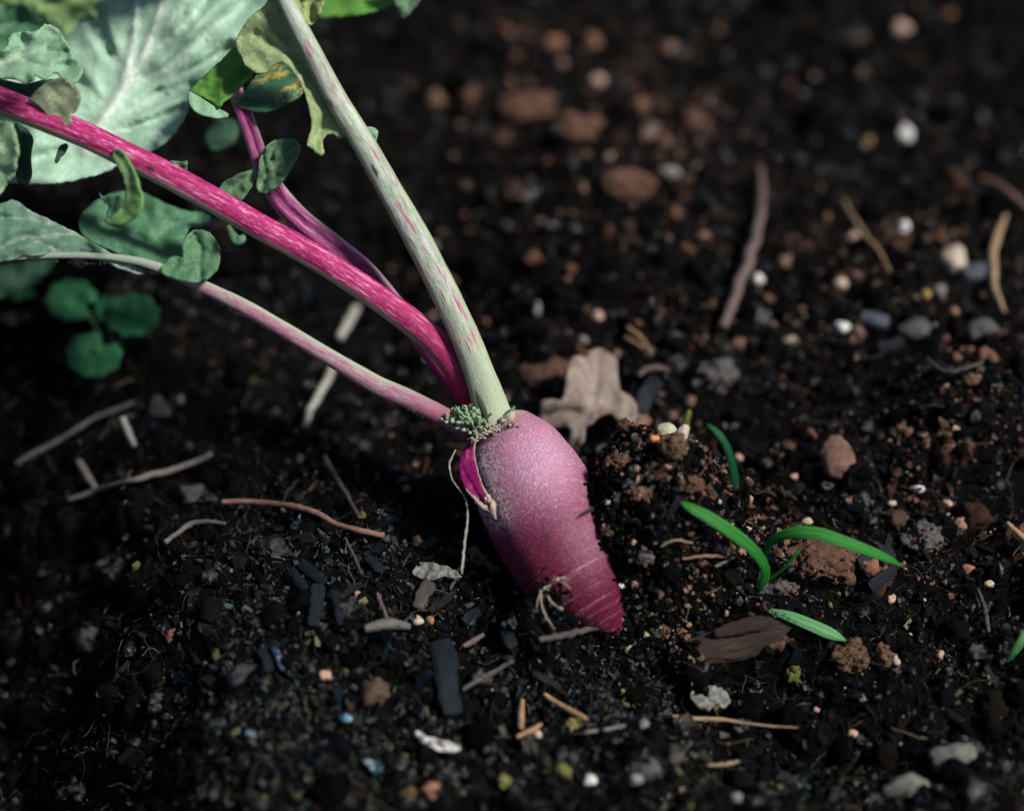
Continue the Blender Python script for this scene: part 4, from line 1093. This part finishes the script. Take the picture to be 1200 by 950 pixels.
def twig(name, pts, w, m, label, cat="twig", group=None, lift=.002, flat=.9, rough=.22, lifts=None, sides=10, rf=1.3, n=36):
    ws = w if isinstance(w, (list, tuple)) else [w * .8] + [w] * (len(pts) - 2) + [w * .7]
    P = [PT(u_, v_, (lifts[i] if lifts else lift), BASE) for i, (u_, v_) in enumerate(pts)]
    W = [w_ * PXM(project(p)[2]) / 2 for w_, p in zip(ws, P)]
    tseed[0] += 1
    if cat in ("twig", "straw", "stem") and sum(np.linalg.norm(P[i_ + 1] - P[i_]) for i_ in range(len(P) - 1)) > 16 * max(W):
        Q = smooth_path([list(p) + [w_] for p, w_ in zip(P, W)], 12)
        jr = random.Random(tseed[0])
        P = [q_[:3] + np.array([jr.gauss(0, 1), jr.gauss(0, 1), jr.gauss(0, .5)]) * q_[3] * .16 for q_ in Q]
        W = [q_[3] * jr.uniform(.84, 1.0) for q_ in Q]
        n = 60
    o = sweep(name, P, W, m, [w_ * flat for w_ in W], n=n, sides=sides, rough=rough, seed=tseed[0], cap=.25, rf=rf)
    return tag(o, label, cat, group)
G = "twigs and stems lying on the soil"
twig("twig", [(158, 471), (130, 482), (105, 493), (75, 512), (45, 528), (20, 543)], [5, 5.5, 6, 6, 8, 6], tw_grey, "long blurred grey twig slanting beyond the left bank", group=G, lift=.004)
twig("twig", [(247, 532), (220, 544), (190, 553), (164, 560), (140, 566), (112, 575), (80, 585)], [7, 8, 8, 8, 6, 7, 4], tw_grey, "pale jointed twig on the left below the weed seedling", group=G, lift=.005)
twig("splinter", [(143, 489), (150, 505), (158, 522)], [6, 8, 5], stem_m, "short pale upright splinter between the two grey twigs", "splinter", G, lifts=[.010, .007, .004])
twig("twig", [(92, 540), (104, 560), (112, 572)], 9, tw_grey, "short dim stub touching the pale jointed twig", group=G, lift=.004)
twig("twig", [(260, 588), (285, 587), (310, 589), (345, 594), (372, 601), (394, 613), (420, 621), (450, 628)], [6, 7, 7, 7, 7, 8, 7, 7], tw_brown, "smooth reddish brown curved twig left of the radish", group=G, lift=.0045)
twig("twig", [(194, 635), (210, 622), (226, 613), (245, 611), (264, 613)], [7, 7, 6, 5, 4], tw_grey, "thin grey bent twig just below the reddish brown one", group=G, lift=.003)
twig("dry_stem", [(418, 360), (408, 378), (398, 396)], [9, 12, 9], stem_m, "upper pale piece of dry stem behind the magenta stalk", "stem", G, lift=.006)
twig("dry_stem", [(394, 420), (382, 446), (368, 474), (357, 499)], [8, 10, 10, 7], stem_m, "pale dry stem seen between the magenta and slender stalks", "stem", G, lift=.006)
twig("twig", [(890, 196), (894, 222), (891, 252), (884, 285), (874, 312), (860, 346), (846, 382)], [6, 9, 12, 13, 14, 13, 12], tw_mauve, "straight mauve brown twig in the blurred soil beyond the heap", group=G, lift=.006)
twig("straw", [(989, 234), (1002, 258), (1018, 280), (1032, 296), (1042, 318)], [4, 5, 5, 4, 3], straw_m, "thin tan straw right of the mauve twig", "straw", G, lift=.005)
twig("dry_stem", [(1179, 252), (1170, 272), (1164, 296), (1164, 325), (1170, 350), (1177, 366)], [5, 9, 10, 10, 7, 5], straw_m, "curved tan dead stem near the right edge", "stem", G, lift=.006)
twig("twig", [(1150, 208), (1170, 216), (1185, 228), (1205, 245)], [5, 6, 7, 8], tw_brown, "blurred brown twig leaving at the right edge above the tan stem", group=G, lift=.006)
twig("sliver", [(638, 813), (652, 823), (670, 833), (687, 842)], [5, 7, 7, 5], tan_m, "tan wood sliver below the radish tip", "sliver", G, lift=.003)
twig("sliver", [(612, 820), (611, 836), (611, 853)], [5, 7, 6], tan_m, "upright tan sliver left of the others under the tip", "sliver", G, lift=.003)
twig("sliver", [(634, 848), (622, 856), (606, 863)], [4, 6, 4], tan_m, "lowest of the tan slivers under the radish tip", "sliver", G, lift=.003)
twig("straw", [(788, 838), (815, 841), (850, 843), (890, 849), (935, 852)], [4, 6, 5, 4, 2], straw_m, "long pale straw lying at lower right of the centre", "straw", G, lift=.004)
twig("straw", [(686, 858), (705, 855), (733, 850)], [2, 4, 3], stem_m, "short pale straw left of the long straw", "straw", G, lift=.003)
twig("straw", [(830, 896), (850, 895), (866, 892)], [3, 5, 4], straw_m, "short yellowish straw above the bottom edge", "straw", G, lift=.003)
twig("twig", [(632, 750), (655, 745), (680, 740), (702, 734)], [8, 9, 9, 8], tw_dark, "dark mauve twig pressed under the radish tip", group=G, lift=.004)
twig("twig", [(600, 774), (580, 786), (560, 797), (542, 808)], 7, tw_dark, "blackish diagonal twig right of the big charcoal chip", group=G, lift=.003)
twig("twig", [(442, 695), (448, 710), (455, 728)], 5, tw_mauve, "thin upright brown twig standing on the grey stub", group=G, lift=.004)
twig("twig", [(428, 737), (442, 733), (460, 731), (480, 734)], [9, 13, 13, 8], tw_grey, "stubby rough grey twig left of the pale pebble", group=G, lift=.003)
twig("twig", [(380, 534), (392, 556), (406, 580), (421, 606)], [5, 6, 6, 5], tw_dark, "straight dark twig above the end of the reddish brown twig", group=G, lift=.004)
twig("twig", [(404, 630), (414, 650), (424, 672)], 4, tw_dark, "thin dark twig below the reddish brown twig", group=G, lift=.003)
twig("twig", [(528, 690), (534, 676), (538, 664)], 5, tw_dark, "dark twig under the end of the long root hair", group=G, lift=.002)
twig("twig", [(543, 757), (556, 750), (567, 743)], 7, tw_mauve, "short brown twig between the charcoal chip and the root", group=G, lift=.003)
twig("straw", [(735, 383), (748, 392), (758, 405), (764, 415)], [3, 4, 4, 2], tan_m, "fine tan straw above the oak leaf", "straw", G, lift=.005)
twig("straw", [(733, 394), (747, 403), (762, 413)], [2, 4, 3], tan_m, "second fine straw crossing just under the tan one", "straw", G, lift=.004)
twig("dry_stem", [(749, 440), (757, 433), (770, 431), (784, 434)], [4, 7, 7, 5], tw_mauve, "curled grey stem right of the oak leaf", "stem", G, lift=.006)
twig("sliver", [(1180, 612), (1190, 622), (1205, 634)], [4, 7, 8], tan_m, "orange tan sliver at the right edge", "sliver", G, lift=.005)
twig("twig", [(1146, 690), (1152, 705), (1156, 722), (1158, 740)], [3, 5, 6, 4], tw_dark, "curved blackish twig near the lower right edge", group=G, lift=.004)
twig("twig", [(1087, 420), (1104, 434), (1130, 432), (1152, 424)], [4, 5, 5, 4], tw_dark, "dark forked twig behind the right hand mound", group=G, lift=.006)
twig("twig", [(675, 607), (684, 602), (694, 596)], [3, 4, 5], tw_dark, "black splinter leaning from the heap onto the root", lift=.0285)
twig("straw", [(800, 655), (825, 651), (850, 652)], [3, 5, 4], tw_brown, "brown straw lying on the foot of the heap", "straw", G, lift=.004)
twig("straw", [(838, 664), (850, 658), (860, 653)], 4, tw_grey, "grey straw beside the brown straw on the heap", "straw", G, lift=.004)
twig("straw", [(775, 640), (790, 633), (812, 636)], 3, straw_m, "wiry pale straw on the heap below the clods", "straw", G, lift=.005)

def chip(pts, w, label, m=None, flat=.4, lift=.003, name="charcoal_chip", cat="charcoal"):
    return twig(name, pts, [w * .9, w, w * .95, w * .8] if len(pts) == 4 else [w * .9, w, w * .85], m or coal_m, label, cat, "charcoal chips in the soil", lift, flat, .42, None, 12, 1.7)
chip([(516, 752), (521, 778), (526, 810), (530, 836)], 27, "largest flat blue black charcoal chip below the pale pebbles")
chip([(374, 685), (371, 705), (368, 732)], 17, "upright charcoal chip left of the reddish pebble")
chip([(389, 690), (396, 710), (404, 738)], 12, "narrow charcoal chip leaning right beside the upright one")
chip([(352, 660), (366, 671), (380, 682)], 14, "charcoal chip lying slanted above the upright chips")
chip([(340, 668), (350, 680), (358, 690)], 12, "small charcoal chip left end of the charcoal cluster")
chip([(503, 682), (497, 695), (491, 712)], 18, "bark streaked charcoal chip under the grey leaf scrap", fibre_m("charred_bark", (.010, .010, .012), (.07, .055, .05), .45, 4, 260, .0006))
chip([(505, 716), (520, 704), (532, 694)], 9, "slim charcoal stick right of the streaked chip")
chip([(544, 728), (552, 721), (562, 716)], 12, "charcoal flake right of the slim stick")
chip([(590, 738), (597, 750), (602, 758)], 14, "charcoal bit below the left flank of the root")
chip([(625, 788), (642, 797), (656, 806)], 8, "charcoal splinter above the tan sliver")
chip([(798, 583), (790, 594), (782, 606)], 8, "blue black charcoal splinter on the heap", lift=.0035)
chip([(1020, 688), (1032, 680), (1048, 668)], 14, "charcoal chip under the tip of the right grass blade", lift=.004)
chip([(1012, 668), (1030, 655), (1046, 650)], 28, "dull blue slate chip behind the right grass blade tip", lift=.002)
chip([(985, 738), (978, 748), (972, 758)], 8, "charcoal stick at the end of the cut grass blade")
chip([(770, 445), (758, 462), (748, 482)], 20, "deep blue charcoal slab right of the oak leaf", lift=.003)
chip([(1010, 372), (1024, 376), (1040, 378)], 18, "blurred blue grey chip beyond the right hand mound", stone_m("slate", (.02, .025, .035), (.06, .07, .09), 500, .45))
chip([(430, 652), (438, 662), (450, 668)], 11, "charcoal flake below the end of the reddish brown twig")
chip([(400, 700), (412, 690), (424, 684)], 8, "charcoal splinter right of the charcoal cluster")
chip([(306, 760), (312, 772), (316, 786)], 12, "charcoal bit on the mossy bank at left")
chip([(1058, 398), (1046, 404), (1030, 406)], 14, "dim blue chip above the right hand mound")

# ------------------------------------------------------------------ pebbles and clods
white = stone_m("pebble_white", (0.375, 0.367, 0.345), (0.495, 0.488, 0.458), 300, .5, .0003)
cream = stone_m("pebble_cream", (0.270, 0.217, 0.165), (0.390, 0.330, 0.262), 400, .55)
pinky = stone_m("pebble_pink", (0.270, 0.158, 0.120), (0.375, 0.247, 0.203), 420, .55)
rusty_m = stone_m("pebble_rust", (.17, .075, .04), (.30, .14, .08), 500, .7)
ochre = stone_m("pebble_ochre", (.22, .13, .03), (.40, .25, .08), 500, .7)
greys = stone_m("pebble_grey", (0.112, 0.105, 0.098), (0.189, 0.182, 0.175), 500, .6)
darks = stone_m("stone_dark", (.025, .025, .026), (.07, .066, .064), 600, .7)
green_st = stone_m("stone_greenish", (.045, .052, .045), (.11, .115, .09), 300, .6)
clay = stone_m("clod_clay", (.05, .022, .014), (.16, .075, .046), 700, .9, .0012)
clay2 = stone_m("clod_brown", (.05, .03, .013), (.17, .10, .045), 800, .9, .0012)
B3 = np.array([RGT, UP, -FWD])
pseed = [0]
def stone(name, u_, v_, w, h, m, label, cat, group=None, lift=.0006, rough=.34, facet=.5, ang=0.0, sub=4, depth=None, freq=1.2):
    pseed[0] += 1
    p = PT(u_, v_ + h * .15, lift)
    s_ = PXM(project(p)[2])
    V_, F_ = rock_data((w * s_ / 2, h * s_ / 2, (depth or min(w, h)) * s_ / 2), sub, rough, freq, pseed[0], (0, 0, ang), facet)
    c_ = D(u_, v_, project(p)[2] + .06 * min(w, h) * s_)
    return tag(mesh_obj(name, V_ @ B3 + c_, F_, m), label, cat, group)
GP = "pebbles scattered over the soil"
for u_, v_, w, h, m, label in [
    (489, 727, 15, 15, cream, "round cream pebble beside a brown one left of the root"), (504, 726, 11, 12, rusty_m, "small brown pebble touching the round cream one"),
    (382, 791, 14, 14, pinky, "pinkish pebble on the moss at lower left"), (691, 914, 15, 16, white, "clean white egg shaped pebble at the bottom centre"),
    (506, 925, 26, 20, rusty_m, "blurred orange brown pebble near the bottom edge"), (482, 930, 26, 16, clay2, "dull brown pebble left of the orange brown one"), (1075, 571, 17, 14, white, "bright white flat pebble on the right hand slope"),
    (988, 384, 17, 18, white, "white pebble in the blurred soil behind the right mound"), (1058, 267, 16, 17, white, "round white pebble between the tan straw and tan stem"), (1061, 160, 18, 30, white, "tall white pebble high in the blurred background"),
    (1117, 306, 32, 38, cream, "largest beige pebble left of the curved tan stem"), (1012, 557, 10, 9, white, "small white pebble beside the reddish stone shard"), (863, 936, 24, 18, greys, "light grey pebble at the bottom edge"),
    (745, 913, 18, 16, greys, "bluish grey pebble right of the white bottom pebble"), (1044, 702, 11, 13, pinky, "pink oval pebble below the charcoal chip on the right"), (1050, 773, 13, 17, cream, "yellowish cream pebble right of the brown clod"),
    (458, 747, 11, 10, cream, "small cream pebble below the grey stub"), (420, 697, 10, 11, pinky, "reddish pebble right of the charcoal cluster"), (348, 718, 9, 7, pinky, "tiny reddish pebble left of the upright charcoal chip"),
    (592, 731, 9, 8, white, "tiny white pebble close to the left flank of the root"), (488, 760, 10, 6, white, "flat white pebble below the cream ones"), (630, 860, 10, 10, cream, "cream pebble right of the tan slivers"),
    (957, 832, 9, 9, pinky, "small pink pebble above the end of the long straw"), (999, 859, 12, 12, pinky, "pink pebble right of the long straw's end"), (1010, 818, 10, 10, greys, "grey pebble above the gully on the right"),
    (754, 851, 12, 18, greys, "pale grey pebble at the left end of the long straw"), (1060, 872, 14, 10, pinky, "reddish pebble by the greenish stone"), (1101, 767, 10, 12, pinky, "reddish pebble below the curved blackish twig"),
    (985, 333, 18, 14, cream, "pale pebble right of the mauve twig's middle"), (925, 400, 17, 14, cream, "cream pebble right of the mauve twig's foot"), (889, 327, 13, 13, white, "bright pebble touching the mauve twig's shadow side"),
    (972, 258, 16, 20, rusty_m, "orange pebble left of the tan straw"), (999, 278, 16, 14, pinky, "pale pink pebble behind the tan straw"), (1101, 341, 14, 14, greys, "small grey pebble under the largest beige pebble"),
    (1086, 345, 10, 12, ochre, "ochre pebble right of the yellowish tuft"), (700, 95, 20, 16, pinky, "blurred pale speck high above the oak leaf"), (786, 203, 26, 16, greys, "blurred grey flake left of the mauve twig"),
    (818, 198, 14, 14, greys, "blurred grey pebble beside the grey flake"), (546, 94, 18, 18, greys, "pale blurred pebble top centre beyond the pale stalk"), (1056, 33, 20, 16, pinky, "blurred reddish pebble near the top right"),
    (629, 363, 10, 20, greys, "slanted grey pebble above the stalk base"), (700, 370, 14, 12, pinky, "blurred pink pebble above the oak leaf"), (683, 398, 12, 11, greys, "grey pebble just above the oak leaf tip"),
    (507, 288, 16, 14, greys, "blurred grey pebble beside the pale stalk"), (1135, 666, 15, 13, rusty_m, "brown pebble below the speckled grey stone"), (866, 536, 11, 10, pinky, "pink pebble behind the dark grass shoot"),
    (930, 558, 11, 9, pinky, "pink pebble left of the reddish stone shard"), (922, 538, 8, 8, white, "little white pebble above the pink one left of the shard"), (946, 610, 13, 8, cream, "pale chip of stone above the reddish brown clod"),
    (786, 677, 13, 11, pinky, "pink pebble at the foot of the heap"), (832, 690, 9, 8, pinky, "small pink pebble left of the grass seedling"), (1110, 590, 14, 10, pinky, "orange pink pebble right of the bright white flat pebble"),
    (1045, 590, 11, 9, cream, "cream pebble left of the speckled grey stone"), (1158, 684, 14, 10, cream, "cream pebble near the right edge below the speckled stone"), (820, 770, 12, 9, clay2, "brown pebble on the bark"),
]:
    stone("pebble", u_, v_, w, h, m, label, "pebble", GP, sub=3)
    
def clod(u_, v_, w, h, m, label, n=90, cols=TAN, **kw):
    o = stone("soil_clod", u_, v_, w, h, m, label, "clod", None, rough=.42, facet=.4, sub=5, freq=1.6, **kw)
    V_ = np.array([v.co[:] for v in o.data.vertices])
    i = rng.choice(len(V_), n)
    C = V_[i] + np.array(o.location)
    r_ = (.0002 + .0006 * rng.random(n) ** 2)
    c_ = cols[rng.integers(0, len(cols), n)] * rng.uniform(.15, .9, (n, 1))
    scatter("clod_crumbs", C, jitter(1, .3, 5), r_[:, None] * rng.uniform(.7, 1.3, (n, 3)), c_, np.full(n, .85), parent=o)
clod(958, 656, 92, 58, clay, "big reddish brown clod under the right grass blade", 260)
clod(997, 769, 38, 36, clay2, "ochre brown clod at the end of the cut grass blade", 120)
clod(1034, 768, 26, 26, clay2, "darker brown clod right of the ochre brown one", 60)
clod(1082, 634, 46, 42, darks, "speckled grey stone right of the grass blade tip", 150)
clod(918, 690, 34, 20, darks, "dark clod right of the grass seedling's foot", 50)
clod(905, 748, 44, 34, clay, "dark brown clod on the bark below the cut blade", 70)
clod(727, 543, 40, 30, clay, "rusty clod on top of the heap nearest the root", 130, lift=.001)
clod(752, 580, 28, 20, clay, "reddish clod in the middle of the heap", 70, lift=.001)
clod(810, 567, 30, 22, clay, "rounded rusty clod on the right of the heap", 70, lift=.001)
clod(788, 523, 32, 32, clay2, "brown clod capping the back of the heap", 80, lift=.0035)
clod(712, 622, 16, 15, clay2, "little brown clod against the flank of the root", 24, lift=.001)
clod(755, 650, 20, 22, darks, "dull grey clod low on the heap", 24, lift=.001)
clod(620, 128, 76, 36, clay, "large blurred rusty clod beyond the stalks", 90)
clod(650, 440, 70, 34, clay, "blurred rusty clod left of the oak leaf", 90)
clod(735, 218, 60, 40, clay, "blurred rusty clod left of the grey flake", 70)
clod(680, 150, 50, 36, clay, "blurred rusty clod right of the large one", 60)
clod(840, 440, 44, 38, darks, "dull blurred clod right of the blue charcoal slab", 40)
stone("stone_shard", 984, 540, 40, 64, stone_m("shard_red", (.05, .024, .017), (.17, .09, .065), 350, .7, .0008), "flat reddish stone shard standing on the right hand slope", "stone", None, .001, .2, .7, .15, 4, 22)
stone("stone", 1116, 890, 62, 40, green_st, "grey green stone at the lower right edge of the gully", "stone", None, .001, .2, .6, .2, 4, 30)
stone("stone", 1062, 921, 56, 30, green_st, "low dull stone left of the grey green one at the bottom", "stone", None, .001, .2, .6, .2, 4, 26)
stone("stone", 1075, 385, 46, 26, darks, "blurred dark stone between the mounds", "stone", None, .001, .2, .6, .0, 4, 26)
stone("stone", 1140, 322, 50, 30, stone_m("stone_blue", (.02, .024, .032), (.055, .062, .078), 400, .5), "blue grey stone behind the largest beige pebble", "stone", None, .001, .2, .6, .2, 4, 30)
stone("stone", 1150, 392, 44, 36, darks, "grey stone above the right hand mound", "stone", None, .001, .2, .6, .2, 4, 30)
stone("stone", 760, 900, 30, 26, darks, "dark stone low beside the bluish grey pebble", "stone", None, .001, .2, .6, .2, 4, 24)
# pale husk beyond the heap
hk = stone("bulb_husk", 780, 506, 27, 22, stone_m("husk", (.22, .22, .12), (.40, .38, .28), 300, .5), "pale greenish bulb husk peeping over the heap", "husk", None, .001, .12, .0, .3, 4)
stone("bulb_husk", 797, 512, 16, 34, stone_m("husk_grey", (.24, .2, .17), (.36, .31, .27), 300, .6), "greyish husk leaning right of the greenish one", "husk", None, .001, .12, .0, -.5, 4)
stone("pebble", 767, 514, 13, 10, stone_m("orange_stone", (.42, .12, .04), (.55, .2, .08), 400, .6), "orange pebble in front of the pale husk", "pebble", GP, .004, sub=3)
# rotten bark
twig("bark_piece", [(930, 738), (900, 742), (868, 750), (830, 760), (790, 772)], [26, 40, 44, 34, 12], bark_m, "rotten dark brown piece of bark above the gully", "bark", None, .001, .75, .3, None, 36, 5.0, 80)
twig("bark_piece", [(905, 728), (880, 732), (856, 738), (838, 742)], [10, 18, 16, 8], bark_m, "smaller bark splinter lying on top of the bark piece", "bark", None, .006, .75, .3, None, 24, 4.0, 60)
